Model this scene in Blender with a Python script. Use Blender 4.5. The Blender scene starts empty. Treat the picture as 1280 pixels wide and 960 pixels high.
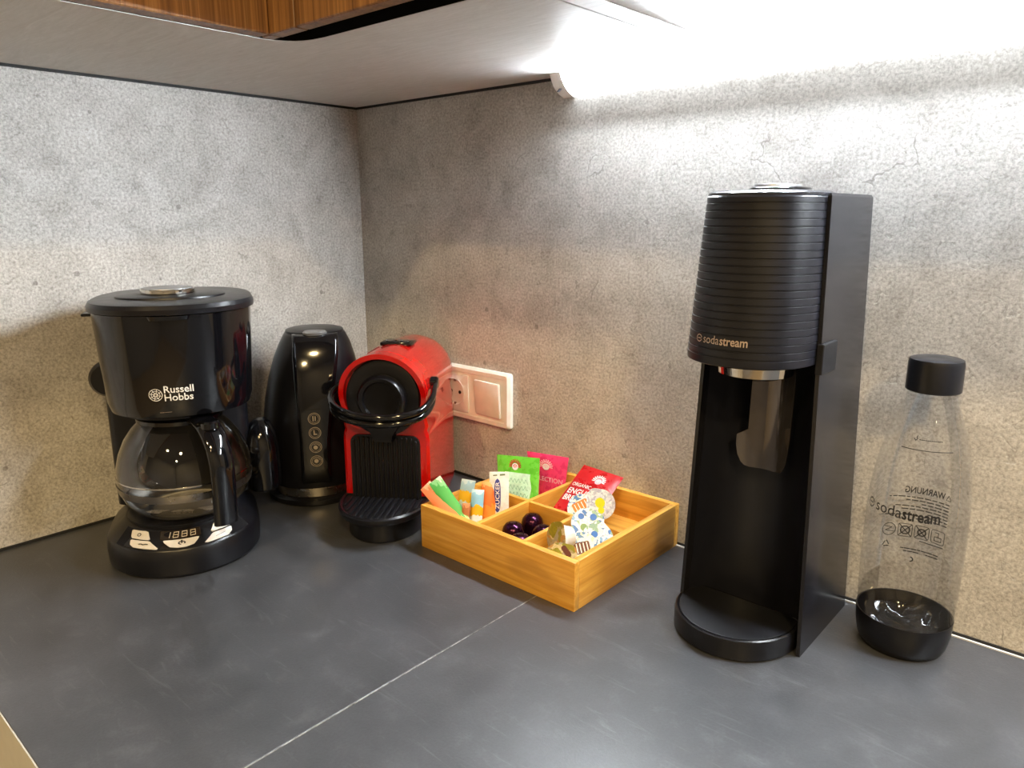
import bpy, bmesh, math, random
from mathutils import Vector, Matrix
random.seed(7)
PI = math.pi
SC = bpy.context.scene
COL = SC.collection

# ------------------------------------------------------------------ camera, world, lights, exposure
cam_d = bpy.data.cameras.new('camera')
cam_d.sensor_width = 36.0
cam_d.lens = 36.0 * 922.0 / 1280.0
cam_d.clip_start = 0.01
cam = bpy.data.objects.new('camera', cam_d); COL.objects.link(cam)
TH, PSI = math.radians(13.067), math.radians(41.622)
R_ = Vector((math.cos(PSI), math.sin(PSI), 0))
F_ = Vector((-math.sin(PSI) * math.cos(TH), math.cos(PSI) * math.cos(TH), -math.sin(TH)))
U_ = R_.cross(F_)
m = Matrix((R_, U_, -F_)).transposed().to_4x4()
m.translation = (1.0397, -0.7866, 0.41)
cam.matrix_world = m
SC.camera = cam

world = bpy.data.worlds.new('world'); SC.world = world
world.use_nodes = True
world.node_tree.nodes['Background'].inputs[0].default_value = (1.0, 0.86, 0.68, 1)
world.node_tree.nodes['Background'].inputs[1].default_value = 0.05

LED_STRENGTH = 620.0
DOWNLIGHT_W = 48.0
SC.view_settings.view_transform = 'Standard'
SC.view_settings.look = 'None'
SC.view_settings.gamma = 1.0
SC.view_settings.use_curve_mapping = False
SC.view_settings.exposure = 0.0

H = 0.577          # underside of the wall cabinets above the worktop

# ------------------------------------------------------------------ helpers
def lin(h):
    h = h.lstrip('#')
    o = []
    for i in (0, 2, 4):
        v = int(h[i:i+2], 16) / 255.0
        o.append(v / 12.92 if v <= 0.04045 else ((v + 0.055) / 1.055) ** 2.4)
    return (o[0], o[1], o[2], 1.0)

class NT:
    def __init__(s, name):
        s.m = bpy.data.materials.new(name); s.m.use_nodes = True
        s.t = s.m.node_tree
        s.b = s.t.nodes['Principled BSDF']
        s.out = s.t.nodes['Material Output']
    def n(s, typ, **kw):
        x = s.t.nodes.new(typ)
        for k, v in kw.items(): setattr(x, k, v)
        return x
    def l(s, a, b): s.t.links.new(a, b)
    def coord(s, scale=(1, 1, 1), rot=(0, 0, 0), src='Object'):
        tc = s.n('ShaderNodeTexCoord'); mp = s.n('ShaderNodeMapping')
        mp.inputs['Scale'].default_value = scale; mp.inputs['Rotation'].default_value = rot
        s.l(tc.outputs[src], mp.inputs[0]); return mp.outputs[0]
    def noise(s, vec, scale, detail=4, rough=0.55, dist=0.0):
        x = s.n('ShaderNodeTexNoise'); x.inputs['Scale'].default_value = scale
        x.inputs['Detail'].default_value = detail; x.inputs['Roughness'].default_value = rough
        x.inputs['Distortion'].default_value = dist
        s.l(vec, x.inputs['Vector']); return x.outputs['Fac']
    def ramp(s, fac, stops, interp='LINEAR'):
        x = s.n('ShaderNodeValToRGB'); x.color_ramp.interpolation = interp
        el = x.color_ramp.elements
        while len(el) > 1: el.remove(el[-1])
        el[0].position = stops[0][0]; el[0].color = stops[0][1]
        for p, c in stops[1:]:
            e = el.new(p); e.color = c
        s.l(fac, x.inputs[0]); return x.outputs[0]
    def mix(s, fac, a, b, mode='MIX'):
        x = s.n('ShaderNodeMix', data_type='RGBA', blend_type=mode)
        for sock, v in ((x.inputs[0], fac), (x.inputs[6], a), (x.inputs[7], b)):
            if hasattr(v, 'is_linked') or hasattr(v, 'links'): s.l(v, sock)
            else: sock.default_value = v
        return x.outputs[2]
    def math(s, op, a, b=None):
        x = s.n('ShaderNodeMath', operation=op)
        for i, v in enumerate((a, b)):
            if v is None: continue
            if hasattr(v, 'links'): s.l(v, x.inputs[i])
            else: x.inputs[i].default_value = v
        return x.outputs[0]
    def bump(s, h, strength, dist=0.001):
        x = s.n('ShaderNodeBump'); x.inputs['Strength'].default_value = strength
        x.inputs['Distance'].default_value = dist
        s.l(h, x.inputs['Height']); s.l(x.outputs[0], s.b.inputs['Normal'])
    def base(s, c): s.l(c, s.b.inputs['Base Color'])
    def rough(s, r): s.l(r, s.b.inputs['Roughness'])

MATS = {}
def plain(name, hexc, rough=0.4, metal=0.0, coat=0.0, spec=0.5, vary=0.06, scale=60, bump=0.0, trans=0.0):
    """A painted, moulded or metal surface: colour and gloss broken up a little by noise."""
    if name in MATS: return MATS[name]
    k = NT(name); c = lin(hexc)
    v = k.coord(); f = k.noise(v, scale, 3)
    lo = tuple(max(0, x * (1 - vary)) for x in c[:3]) + (1,)
    hi = tuple(min(1, x * (1 + vary)) for x in c[:3]) + (1,)
    k.base(k.ramp(f, [(0.3, lo), (0.7, hi)]))
    k.rough(k.ramp(f, [(0.3, (rough * .92,) * 3 + (1,)), (0.7, (min(1, rough * 1.08),) * 3 + (1,))]))
    k.b.inputs['Metallic'].default_value = metal
    k.b.inputs['Coat Weight'].default_value = coat
    k.b.inputs['Coat Roughness'].default_value = 0.04
    k.b.inputs['Specular IOR Level'].default_value = spec
    k.b.inputs['Transmission Weight'].default_value = trans
    if bump: k.bump(k.noise(v, scale * 14, 2), bump, 0.0003)
    MATS[name] = k.m
    return k.m

def thin_clear(name, tint, refl=1.0, haze=0.0, haze_col='#ffffff'):
    """Thin clear wall: lets light straight through with a tint, mirrors by Fresnel."""
    k = NT(name)
    tr = k.n('ShaderNodeBsdfTransparent'); tr.inputs[0].default_value = lin(tint)
    gl = k.n('ShaderNodeBsdfGlossy'); gl.inputs[0].default_value = (1, 1, 1, 1); gl.inputs[1].default_value = 0.03
    fr = k.n('ShaderNodeFresnel'); fr.inputs[0].default_value = 1.5
    mul = k.math('MULTIPLY', fr.outputs[0], refl)
    mx = k.n('ShaderNodeMixShader'); k.l(mul, mx.inputs[0]); k.l(tr.outputs[0], mx.inputs[1]); k.l(gl.outputs[0], mx.inputs[2])
    last = mx.outputs[0]
    if haze:
        df = k.n('ShaderNodeBsdfDiffuse'); df.inputs[0].default_value = lin(haze_col)
        nz = k.noise(k.coord(), 60, 4)
        h = k.math('MULTIPLY', nz, haze * 2)
        m2 = k.n('ShaderNodeMixShader'); k.l(h, m2.inputs[0]); k.l(last, m2.inputs[1]); k.l(df.outputs[0], m2.inputs[2])
        last = m2.outputs[0]
    k.l(last, k.out.inputs[0]); MATS[name] = k.m
    return k.m

def emit(name, col, strength):
    k = NT(name); k.b.inputs['Base Color'].default_value = (1, 1, 1, 1)
    k.b.inputs['Emission Color'].default_value = col; k.b.inputs['Emission Strength'].default_value = strength
    MATS[name] = k.m; return k.m

def empty(name, loc, rotz=0.0):
    o = bpy.data.objects.new(name, None); o.empty_display_size = 0.03
    COL.objects.link(o); o.location = loc; o.rotation_euler = (0, 0, math.radians(rotz)); return o

def tag(o, label=None, cat=None, group=None, kind=None):
    if label: o['label'] = label
    if cat: o['category'] = cat
    if group: o['group'] = group
    if kind: o['kind'] = kind
    return o

def obj(name, bm, mat, parent=None, smooth=35, label=None, kind=None):
    if KEEP: KEEP.clear()
    else: bmesh.ops.recalc_face_normals(bm, faces=bm.faces[:])
    me = bpy.data.meshes.new(name); bm.to_mesh(me); bm.free()
    if smooth:
        me.shade_smooth(); me.set_sharp_from_angle(angle=math.radians(smooth))
    for mm in (mat if isinstance(mat, (list, tuple)) else [mat]): me.materials.append(mm)
    o = bpy.data.objects.new(name, me); COL.objects.link(o)
    if parent: o.parent = parent
    if label: o['label'] = label
    if kind: o['kind'] = kind
    return o

KEEP = []      # set while a flat print mesh is being drawn: its faces keep their winding
def nb(): return bmesh.new()

def add_box(bm, lo, hi, bevel=0.0, seg=2, rot=None, mat_index=0):
    t = bmesh.new()
    bmesh.ops.create_cube(t, size=1)
    for v in t.verts:
        v.co = Vector([lo[i] + (v.co[i] + .5) * (hi[i] - lo[i]) for i in range(3)])
    if bevel: bmesh.ops.bevel(t, geom=t.edges[:], offset=bevel, segments=seg, profile=.5, affect='EDGES')
    if rot: t.transform(rot)
    merge(bm, t); return bm

def merge(bm, t):
    me = bpy.data.meshes.new('tmp'); t.to_mesh(me); t.free(); bm.from_mesh(me); bpy.data.meshes.remove(me)

def box(lo, hi, bevel=0.0, seg=2): return add_box(nb(), lo, hi, bevel, seg)

def loft(bm, rings, cap0=True, cap1=True, closed=True):
    vs = [[bm.verts.new(p) for p in r] for r in rings]
    n = len(rings[0])
    for a, b in zip(vs[:-1], vs[1:]):
        for i in range(n if closed else n - 1):
            j = (i + 1) % n
            bm.faces.new((a[i], a[j], b[j], b[i]))
    if cap0: bm.faces.new(vs[0][::-1])
    if cap1: bm.faces.new(vs[-1])
    return bm

def lathe(bm, prof, n=48, cx=0, cy=0, axis='Z', cap0=True, cap1=True):
    rings = []
    for r, z in prof:
        r = max(r, 1e-5)
        ring = []
        for i in range(n):
            a = 2 * PI * i / n
            p = (r * math.cos(a), r * math.sin(a), z)
            if axis == 'Y': p = (p[0], -z, p[1])      # profile height runs towards -Y (the front)
            elif axis == 'X': p = (z, p[0], p[1])
            ring.append((p[0] + cx, p[1] + cy, p[2]))
        rings.append(ring)
    return loft(bm, rings, cap0, cap1)

def spow(v, e): return math.copysign(abs(v) ** e, v)
def sring(rx, ry, z, p=2.0, n=48, cx=0, cy=0):
    return [(cx + rx * spow(math.cos(2*PI*i/n), 2/p), cy + ry * spow(math.sin(2*PI*i/n), 2/p), z) for i in range(n)]
def dring(rx, yf, yb, z, pf=2.0, pb=4.0, n=64, cx=0):
    o = []
    for i in range(n):
        c, s = math.cos(2*PI*i/n), math.sin(2*PI*i/n)
        p = pf if s < 0 else pb
        o.append((cx + rx * spow(c, 2/p), (abs(yf) if s < 0 else yb) * spow(s, 2/p), z))
    return o

def tube(bm, path, r, n=10, ry=None, up=Vector((0, 0, 1)), caps=True, closed=False, side_v=None):
    """Sweep a round or oval section (r along 'side', ry along 'up') along a path."""
    path = [Vector(p) for p in path]; ry = ry or r; rings = []
    L = len(path)
    for i, p in enumerate(path):
        d = (path[min(i+1, L-1)] - path[max(i-1, 0)]).normalized() if not closed else (path[(i+1) % L] - path[i-1]).normalized()
        side = Vector(side_v) if side_v else d.cross(up)
        if side.length < 1e-4: side = d.cross(Vector((1, 0, 0)))
        side.normalize(); u = side.cross(d).normalized()
        rings.append([p + side * (r * math.cos(2*PI*k/n)) + u * (ry * math.sin(2*PI*k/n)) for k in range(n)])
    if closed: rings.append(rings[0])
    loft(bm, rings, caps and not closed, caps and not closed)
    return bm

def prism(bm, pts, d0, d1, fn=None):
    """Outline pts (a, b) extruded from d0 to d1; fn maps (a, b, d) into space (default x, y, z)."""
    fn = fn or (lambda a, b, d: (a, b, d))
    return loft(bm, [[fn(a, b, d0) for a, b in pts], [fn(a, b, d1) for a, b in pts]])

def rrect(x0, y0, x1, y1, r, n=5):
    o = []
    for cx, cy, a0 in ((x1-r, y1-r, 0), (x0+r, y1-r, 90), (x0+r, y0+r, 180), (x1-r, y0+r, 270)):
        for k in range(n + 1):
            a = math.radians(a0 + 90 * k / n); o.append((cx + r * math.cos(a), cy + r * math.sin(a)))
    return o

def smooth_path(pts, n=8):
    """Catmull-Rom through pts."""
    P = [Vector(p) for p in pts]; P = [P[0] * 2 - P[1]] + P + [P[-1] * 2 - P[-2]]; o = []
    for i in range(1, len(P) - 2):
        for k in range(n):
            t = k / n; a, b, c, d = P[i-1], P[i], P[i+1], P[i+2]
            o.append(.5 * ((2*b) + (-a + c)*t + (2*a - 5*b + 4*c - d)*t*t + (-a + 3*b - 3*c + d)*t**3))
    o.append(P[-2]); return o

def text_bm(s, size, fn, bold=0.0, align='LEFT', bm=None, fit=None, sx=1.0):
    """Lettering as flat mesh, every vertex sent through fn(x, y)."""
    cu = bpy.data.curves.new('lettering', 'FONT'); cu.body = s; cu.size = size; cu.offset = bold * size
    cu.align_x = align; cu.resolution_u = 3
    o = bpy.data.objects.new('lettering', cu); COL.objects.link(o)
    dg = bpy.context.evaluated_depsgraph_get(); dg.update()
    me = bpy.data.meshes.new_from_object(o.evaluated_get(dg))
    bpy.data.objects.remove(o); bpy.data.curves.remove(cu)
    bm = bm or nb()
    t = bmesh.new(); t.from_mesh(me); bpy.data.meshes.remove(me)
    if fit: sx = fit / max(1e-6, max(v.co.x for v in t.verts))
    for v in t.verts: v.co = Vector(fn(v.co.x * sx, v.co.y))
    merge(bm, t); KEEP.append(1)
    return bm

def poly(bm, pts, fn):
    bm.faces.new([bm.verts.new(fn(a, b)) for a, b in pts]); KEEP.append(1); return bm
def strokes(bm, pts, w, fn, closed=False):
    """A drawn line of width w through 2-D pts, as flat quads."""
    pts = [Vector((p[0], p[1])) for p in pts]
    if closed: pts = pts + [pts[0]]
    for a, b in zip(pts[:-1], pts[1:]):
        d = b - a
        if d.length < 1e-7: continue
        nn = Vector((-d.y, d.x)).normalized() * w / 2; e = d.normalized() * w * .3
        poly(bm, [a - nn - e, b - nn + e, b + nn + e, a + nn - e], fn)
    return bm
def circ(cx, cy, r, n=20, a0=0, a1=360): return [(cx + r*math.cos(math.radians(a0+(a1-a0)*i/n)), cy + r*math.sin(math.radians(a0+(a1-a0)*i/n))) for i in range(n + (0 if a1-a0 == 360 else 1))]

# ------------------------------------------------------------------ materials of the setting
def mat_concrete():
    k = NT('concrete_panel'); v = k.coord()
    cloud = k.noise(v, 3.2, 6, .6, .4); mid = k.noise(v, 16, 6, .65, .5); fine = k.noise(v, 300, 6, .75); grit = k.noise(v, 90, 3, .6)
    c = k.ramp(cloud, [(.3, lin('#a8a5a1')), (.5, lin('#b7b4b0')), (.7, lin('#c1bebb'))])
    c = k.mix(.55, c, k.ramp(mid, [(.30, lin('#918b85')), (.5, lin('#b7b4b0')), (.70, lin('#cdcac7'))]))
    c = k.mix(.72, c, k.ramp(fine, [(.36, (.25, .24, .23, 1)), (.5, (.5, .5, .5, 1)), (.66, (.77, .77, .77, 1))]), 'OVERLAY')
    c = k.mix(.10, c, k.ramp(grit, [(.3, (.32, .31, .30, 1)), (.5, (.5, .5, .5, 1)), (.72, (.70, .70, .70, 1))]), 'OVERLAY')
    # hairline curls and cracks
    dv = k.n('ShaderNodeVectorMath', operation='ADD')
    nz = k.n('ShaderNodeTexNoise'); nz.inputs['Scale'].default_value = 11; nz.inputs['Detail'].default_value = 5; k.l(v, nz.inputs['Vector'])
    sc = k.n('ShaderNodeVectorMath', operation='SCALE'); sc.inputs['Scale'].default_value = .11; k.l(nz.outputs['Color'], sc.inputs[0])
    k.l(v, dv.inputs[0]); k.l(sc.outputs[0], dv.inputs[1])
    def cracks(scale, lo, hi, wl):
        vo = k.n('ShaderNodeTexVoronoi', feature='DISTANCE_TO_EDGE'); vo.inputs['Scale'].default_value = scale; k.l(dv.outputs[0], vo.inputs['Vector'])
        line = k.math('LESS_THAN', vo.outputs['Distance'], wl)
        msk = k.ramp(k.noise(v, scale * .9, 3), [(lo, (0, 0, 0, 1)), (hi, (1, 1, 1, 1))])
        return k.math('MULTIPLY', line, msk)
    cr = cracks(13, .60, .66, .010); c = k.mix(k.math('MULTIPLY', cr, .55), c, lin('#6f6a64'))
    cl = cracks(34, .56, .62, .035); c = k.mix(k.math('MULTIPLY', cl, .4), c, lin('#cbc8c4'))
    cd = cracks(46, .56, .62, .04); c = k.mix(k.math('MULTIPLY', cd, .35), c, lin('#7b756f'))
    # small dark pits
    vo = k.n('ShaderNodeTexVoronoi'); vo.inputs['Scale'].default_value = 24; k.l(v, vo.inputs['Vector'])
    pit = k.math('MULTIPLY', k.math('LESS_THAN', vo.outputs['Distance'], .085), k.math('GREATER_THAN', k.noise(v, 14, 2), .53))
    c = k.mix(k.math('MULTIPLY', pit, .5), c, lin('#5d5751'))
    k.base(c); k.b.inputs['Roughness'].default_value = .62; k.b.inputs['Specular IOR Level'].default_value = .35
    hgt = k.math('SUBTRACT', k.math('ADD', k.math('MULTIPLY', grit, .35), k.math('MULTIPLY', fine, .5)), k.math('MULTIPLY', k.math('ADD', cr, cd), .5))
    k.bump(hgt, .6, .0009)
    return k.m

def mat_slate():
    k = NT('slate_worktop'); v = k.coord()
    a = k.noise(v, 5, 7, .62, .7); b = k.noise(v, 26, 6, .7, .3); f = k.noise(v, 420, 3, .6)
    c = k.ramp(a, [(.28, lin('#313336')), (.5, lin('#404246')), (.72, lin('#55575c'))])
    c = k.mix(.5, c, k.ramp(b, [(.3, lin('#323438')), (.55, lin('#424348')), (.75, lin('#5f6166'))]))
    c = k.mix(.35, c, k.ramp(f, [(.3, (.36, .36, .36, 1)), (.7, (.66, .66, .66, 1))]), 'OVERLAY')
    s = k.noise(k.coord((1.2, 9, 1), (0, 0, .6)), 9, 6, .7, 1.2)
    c = k.mix(k.ramp(s, [(.58, (0, 0, 0, 1)), (.80, (.4, .4, .4, 1))]), c, lin('#7b7d80'))
    k.base(c)
    k.rough(k.ramp(b, [(.3, (.30,) * 3 + (1,)), (.7, (.44,) * 3 + (1,))]))
    k.b.inputs['Specular IOR Level'].default_value = .7
    k.bump(k.math('ADD', f, k.math('MULTIPLY', b, .6)), .25, .0006)
    return k.m

def mat_underside():
    k = NT('cabinet_underside'); v = k.coord()
    w = k.noise(k.coord((2, 14, 2), (0, 0, .5)), 6, 6, .65, 2.2); f = k.noise(v, 240, 3)
    c = k.ramp(w, [(.3, lin('#d0cdc8')), (.55, lin('#dbd9d5')), (.72, lin('#e4e2df'))])
    c = k.mix(.25, c, k.ramp(f, [(.3, (.4, .4, .4, 1)), (.7, (.6, .6, .6, 1))]), 'OVERLAY')
    k.base(c); k.b.inputs['Roughness'].default_value = .5; k.bump(w, .15, .0006)
    return k.m

def mat_walnut(name='walnut_door', tone=1.0):
    k = NT(name)
    v = k.coord((75, 75, 1.1)); n1 = k.noise(v, 1.0, 6, .6, .35)
    n2 = k.noise(k.coord((340, 340, 3)), 1.0, 4, .65, .2)
    c = k.ramp(n1, [(.28, lin('#3a2312')), (.42, lin('#6d4827')), (.55, lin('#94693d')), (.75, lin('#b18553'))])
    c = k.mix(.5, c, k.ramp(n2, [(.34, lin('#432814')), (.55, lin('#8a613a')), (.75, lin('#bd935f'))]))
    k.base(c); k.b.inputs['Roughness'].default_value = .42; k.bump(n2, .15, .0004)
    return k.m

def mat_bamboo(name, rot, tint):
    k = NT(name)
    v = k.coord((1, 1, 1), rot)
    st = k.n('ShaderNodeMapping'); st.inputs['Scale'].default_value = (7, 120, 120); k.l(v, st.inputs[0])
    n1 = k.noise(st.outputs[0], 1.0, 5, .6, .3)
    s2 = k.n('ShaderNodeMapping'); s2.inputs['Scale'].default_value = (10, 500, 500); k.l(v, s2.inputs[0])
    n2 = k.noise(s2.outputs[0], 1.0, 3, .6)
    s3 = k.n('ShaderNodeMapping'); s3.inputs['Scale'].default_value = (9, 26, 26); k.l(v, s3.inputs[0])
    node = k.noise(s3.outputs[0], 1.0, 2, .5)
    c = k.ramp(n1, [(.28, lin(tint[0])), (.52, lin(tint[1])), (.75, lin(tint[2]))])
    c = k.mix(.3, c, k.ramp(n2, [(.3, (.38, .36, .34, 1)), (.7, (.64, .64, .64, 1))]), 'OVERLAY')
    c = k.mix(k.ramp(node, [(.66, (0, 0, 0, 1)), (.74, (.5, .5, .5, 1))]), c, lin('#ab7a30'))
    k.base(c); k.b.inputs['Roughness'].default_value = .4; k.bump(n2, .12, .0003)
    return k.m

CONCRETE = mat_concrete(); SLATE = mat_slate(); UNDER = mat_underside(); WALNUT = mat_walnut()
BAM = ('#bb8128', '#d79e42', '#e6b65d')
BAMX = mat_bamboo('bamboo_along_x', (0, 0, 0), BAM)
BAMY = mat_bamboo('bamboo_along_y', (0, 0, PI/2), BAM)
BLACK_GLOSS = plain('black_gloss_plastic', '#09090c', .09, coat=.25)
BLACK_SATIN = plain('black_satin_plastic', '#101014', .30, spec=.38)
BLACK_MATT = plain('black_matt_plastic', '#131419', .46, bump=.05, spec=.35)
BLUE_BLACK = plain('soda_black_shell', '#12131b', .36, bump=.15, spec=.45)
SODA_SIDE = plain('soda_side_panel', '#1b1b20', .2, bump=.04)
CHROME = plain('chrome', '#d8d6d2', .08, metal=1)
STEEL = plain('brushed_steel', '#a9a39a', .28, metal=1)
GREY_METAL = plain('grey_button_top', '#9a9ca0', .35, metal=.6)
WHITE_PL = plain('white_plastic', '#e8e4de', .3)
PALE_BTN = plain('pale_silver_button', '#cfc9bf', .35)
PRINT_W = plain('white_print', '#d9d5cf', .5)
PRINT_K = plain('black_print', '#17171b', .5)
PRINT_DIM = plain('bronze_print', '#8a7868', .4, metal=.3)
RED = plain('red_gloss_plastic', '#b40b08', .14, coat=.6, vary=.03)
DARK_GAP = plain('dark_gap', '#141414', .7)
BEIGE = plain('beige_laminate', '#b6b3aa', .5)

# ------------------------------------------------------------------ the setting
def struct(name, bm, mat, parent=None, smooth=0, label=None):
    return obj(name, bm, mat, parent, smooth, label, None if parent else 'structure')

wl = struct('wall_left', box((-0.10, -3.2, -0.9), (0, 0.1, 1.6)), CONCRETE, label='grey concrete-look splashback wall on the left behind the coffee maker')
wr = struct('wall_right', box((0, 0, -0.9), (3.4, 0.1, 1.6)), CONCRETE, label='grey concrete-look splashback wall on the right behind the soda maker')
PAINT = plain('grey_room_paint', '#8b8b8f', .8)
struct('wall_front', box((-0.1, -3.3, -0.9), (3.5, -3.2, 1.6)), PAINT)
struct('wall_far', box((3.4, -3.2, -0.9), (3.5, 0.1, 1.6)), PAINT)
struct('floor', box((-0.1, -3.3, -1.0), (3.5, 0.1, -0.9)), plain('beige_floor', '#85796a', .55))
struct('ceiling', box((-0.1, -3.3, 1.6), (3.5, 0.1, 1.7)), PAINT)
# seals: dark joint under the cabinets, thin joints along the worktop
struct('trim_1', box((0.0003, -1.6, H - .003), (.004, -.0005, H + .004)), DARK_GAP, label='dark joint between left wall and cabinet underside')
struct('trim_2', box((0.0045, -.004, H - .003), (2.4, -.0003, H + .004)), DARK_GAP, label='dark joint between right wall and cabinet underside')
struct('trim_3', box((0.0003, -1.3, 0.0002), (.0035, -.0045, .003)), DARK_GAP, label='dark seal along the left edge of the worktop')
struct('trim_4', box((0.0045, -.0022, 0.0002), (2.4, -.0003, .0038)), DARK_GAP, label='dark seal line at the foot of the right wall')
struct('trim_5', box((0.571, -.0052, 0.0002), (2.4, -.0024, .0014)), plain('silver_seal', '#c9c9c8', .3), label='thin pale seal strip along the back of the worktop')

# worktops: two slabs meeting in a butt joint
def worktop(name, x0, x1, label):
    t = empty(name, (x0, -.668, 0)); tag(t, label, 'worktop')
    obj('slab', box((0, .0012, -.04), (x1 - x0, .6675, 0), .0006, 1), SLATE, t, 0)
    obj('edge_band', box((0, 0, -.04), (x1 - x0, .0011, -.0003)), BEIGE, t, 0, label='beige front edge band')
    return t
wt = worktop('worktop', 0.0005, 0.5695, 'dark slate-grey worktop under the coffee maker, left of the pale seam')
worktop('worktop', 0.5705, 2.4, 'dark slate-grey worktop under the soda maker, right of the pale seam')
SEAM = plain('pale_seam', '#8b8c8c', .5, vary=.75, scale=120)
obj('seam_strip', box((.56935, .0015, -.03), (.56985, .667, .00015)), SEAM, wt, 0, label='pale worn seam line')
def base_cabinet(x0, x1, label):
    t = empty('base_cabinet', (x0, -.66, -.9)); tag(t, label, 'cabinet', 'base cabinets below the worktop')
    obj('carcass', box((.001, .02, .0), (x1 - x0 - .001, .655, .858)), BEIGE, t, 0)
    obj('door', box((.002, -.006, .08), (x1 - x0 - .002, .0185, .8585), .001, 1), BEIGE, t, 0)
base_cabinet(0.002, 0.5685, 'beige base cabinet below the left worktop, its front showing bottom left')
base_cabinet(0.572, 1.17, 'beige base cabinet below the right worktop, right of the seam')

# wall cabinets: corner unit (L-shaped) and the next unit to the right
def fillet_L():
    pts = [(.0045, -.0045), (.0045, -1.45), (.334, -1.45), (.334, -.366)]
    # round inner corner bulging out under the door corner, then a gap opens along the right-hand doors
    for p in ((.3352, -.3585), (.338, -.3505), (.342, -.343), (.348, -.336), (.356, -.331), (.367, -.3275), (.385, -.3255)): pts.append(p)
    pts += [(.6365, -.3245), (.6365, -.0045)]
    return pts
cab = empty('upper_cabinet', (0.2, -0.2, H)); tag(cab, 'L-shaped corner wall cabinet with walnut doors above the coffee maker', 'cabinet')
def cb(bm): bm.transform(Matrix.Translation((-.2, .2, -H))); return bm
obj('underside_panel', cb(prism(nb(), fillet_L(), H, H + .012)), UNDER, cab, 0)
def gap_shade_strip():  # black strip imitates the shade in the gap behind the doors
    p = fillet_L()[2:11]; bm = nb(); ring = []
    out = [Vector((a, b, 0)) for a, b in p]
    pts2 = []
    for i, q in enumerate(out):
        d = (out[min(i + 1, len(out) - 1)] - out[max(i - 1, 0)]).normalized(); nrm = Vector((d.y, -d.x, 0)); pts2.append(q + nrm * .0007)
    poly_ = [(q.x, q.y) for q in out] + [(.6365, -.3245)] + [(.6365, -.3252)] + [(q.x, q.y) for q in pts2[::-1]]
    return prism(bm, poly_, H + .0004, H + .0122)
obj('edge_strip', cb(gap_shade_strip()), plain('black_edge_strip', '#060606', .8, spec=.1), cab, 0, label='black edge of the underside panel')
carc = nb(); add_box(carc, (.006, -1.45, H + .0125), (.334, -.006, H + .6)); add_box(carc, (.3345, -.3505, H + .0125), (.6365, -.006, H + .6))
obj('carcass', cb(carc), DARK_GAP, cab, 0)
obj('door', cb(box((.3349, -.845, H + .0005), (.3545, -.367, H + .6), .0012, 1)), WALNUT, cab, 0)
obj('door', cb(box((.3349, -1.33, H + .0005), (.3545, -.848, H + .6), .0012, 1)), WALNUT, cab, 0)
obj('filler_strip', cb(box((.3360, -.3645, H + .0005), (.3515, -.3525, H + .6), .0008, 1)), WALNUT, cab, 0)
obj('filler_strip', cb(box((.3520, -.3665, H + .0005), (.3965, -.3515, H + .6), .0008, 1)), WALNUT, cab, 0)
obj('door', cb(box((.3985, -.3665, H + .0005), (.6395, -.3515, H + .6), .0012, 1)), WALNUT, cab, 0)
cab2 = empty('upper_cabinet', (0.95, -0.2, H)); tag(cab2, 'wall cabinet above the soda maker, its underside washed by the light bar', 'cabinet')
def cb2(bm): bm.transform(Matrix.Translation((-.95, .2, -H))); return bm
obj('side_panel', cb2(box((.6405, -.333, H - .0008), (.6635, -.0045, H + .6))), UNDER, cab2, 0)
obj('edge_strip', cb2(box((.6655, -.3338, H + .0004), (1.9, -.3331, H + .0122))), MATS['black_edge_strip'], cab2, 0)  # gap shade put in as a black strip on this unit too
obj('underside_panel', cb2(box((.6655, -.333, H), (1.9, -.0045, H + .012))), UNDER, cab2, 0)
obj('carcass', cb2(box((.6655, -.3505, H + .0125), (1.9, -.006, H + .6))), DARK_GAP, cab2, 0)
obj('door', cb2(box((.6415, -.3665, H + .0005), (1.24, -.3515, H + .6), .0012, 1)), WALNUT, cab2, 0)
obj('door', cb2(box((1.243, -.3665, H + .0005), (1.9, -.3515, H + .6), .0012, 1)), WALNUT, cab2, 0)

# LED bar in the corner between right wall and cabinet underside
LX0, LX1 = .430, 1.75
led = empty('led_light_bar', (LX0, 0, H)); tag(led, 'glowing white LED light bar along the top of the right wall', 'light')
def led_prof(s=1.0):
    pts = [(-.0015, -.0005)]
    for i in range(9):
        t = i / 8; b = .0055 * math.sin(PI * t)
        pts.append((-.031 * (1 - t) - .0015 * t - b * .65, -.0005 - .0255 * t - b * .75))
    cx, cz = -.012, -.009
    return [((y - cx) * s + cx, (z - cz) * s + cz) for y, z in pts]
fx = lambda a, b, d: (d, a, b)
def mat_cap():
    k = NT('translucent_white_cap'); d = k.n('ShaderNodeBsdfDiffuse'); t = k.n('ShaderNodeBsdfTranslucent'); x = k.n('ShaderNodeMixShader')
    c = k.ramp(k.noise(k.coord(), 80, 2), [(.3, lin('#e6e2dd')), (.7, lin('#efece8'))]); k.l(c, d.inputs[0]); k.l(c, t.inputs[0])
    x.inputs[0].default_value = .10; k.l(d.outputs[0], x.inputs[1]); k.l(t.outputs[0], x.inputs[2]); k.l(x.outputs[0], k.out.inputs[0]); return k.m
CAPM = mat_cap()
def led_diff():
    p = led_prof(.97); return p[:4] + [(-.008, -.0105)]
def led_lip():
    p = led_prof(.97); return [(-.0014, -.004), (-.0078, -.0107)] + p[3:]
obj('lower_diffuser', prism(nb(), led_lip(), .017, LX1 - LX0 - .017, fx), emit('led_lower_glow', (.9, .96, 1.0, 1), LED_STRENGTH * .0125), led, 30)  # housing lip; its own glow is added to fill the wall below
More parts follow.
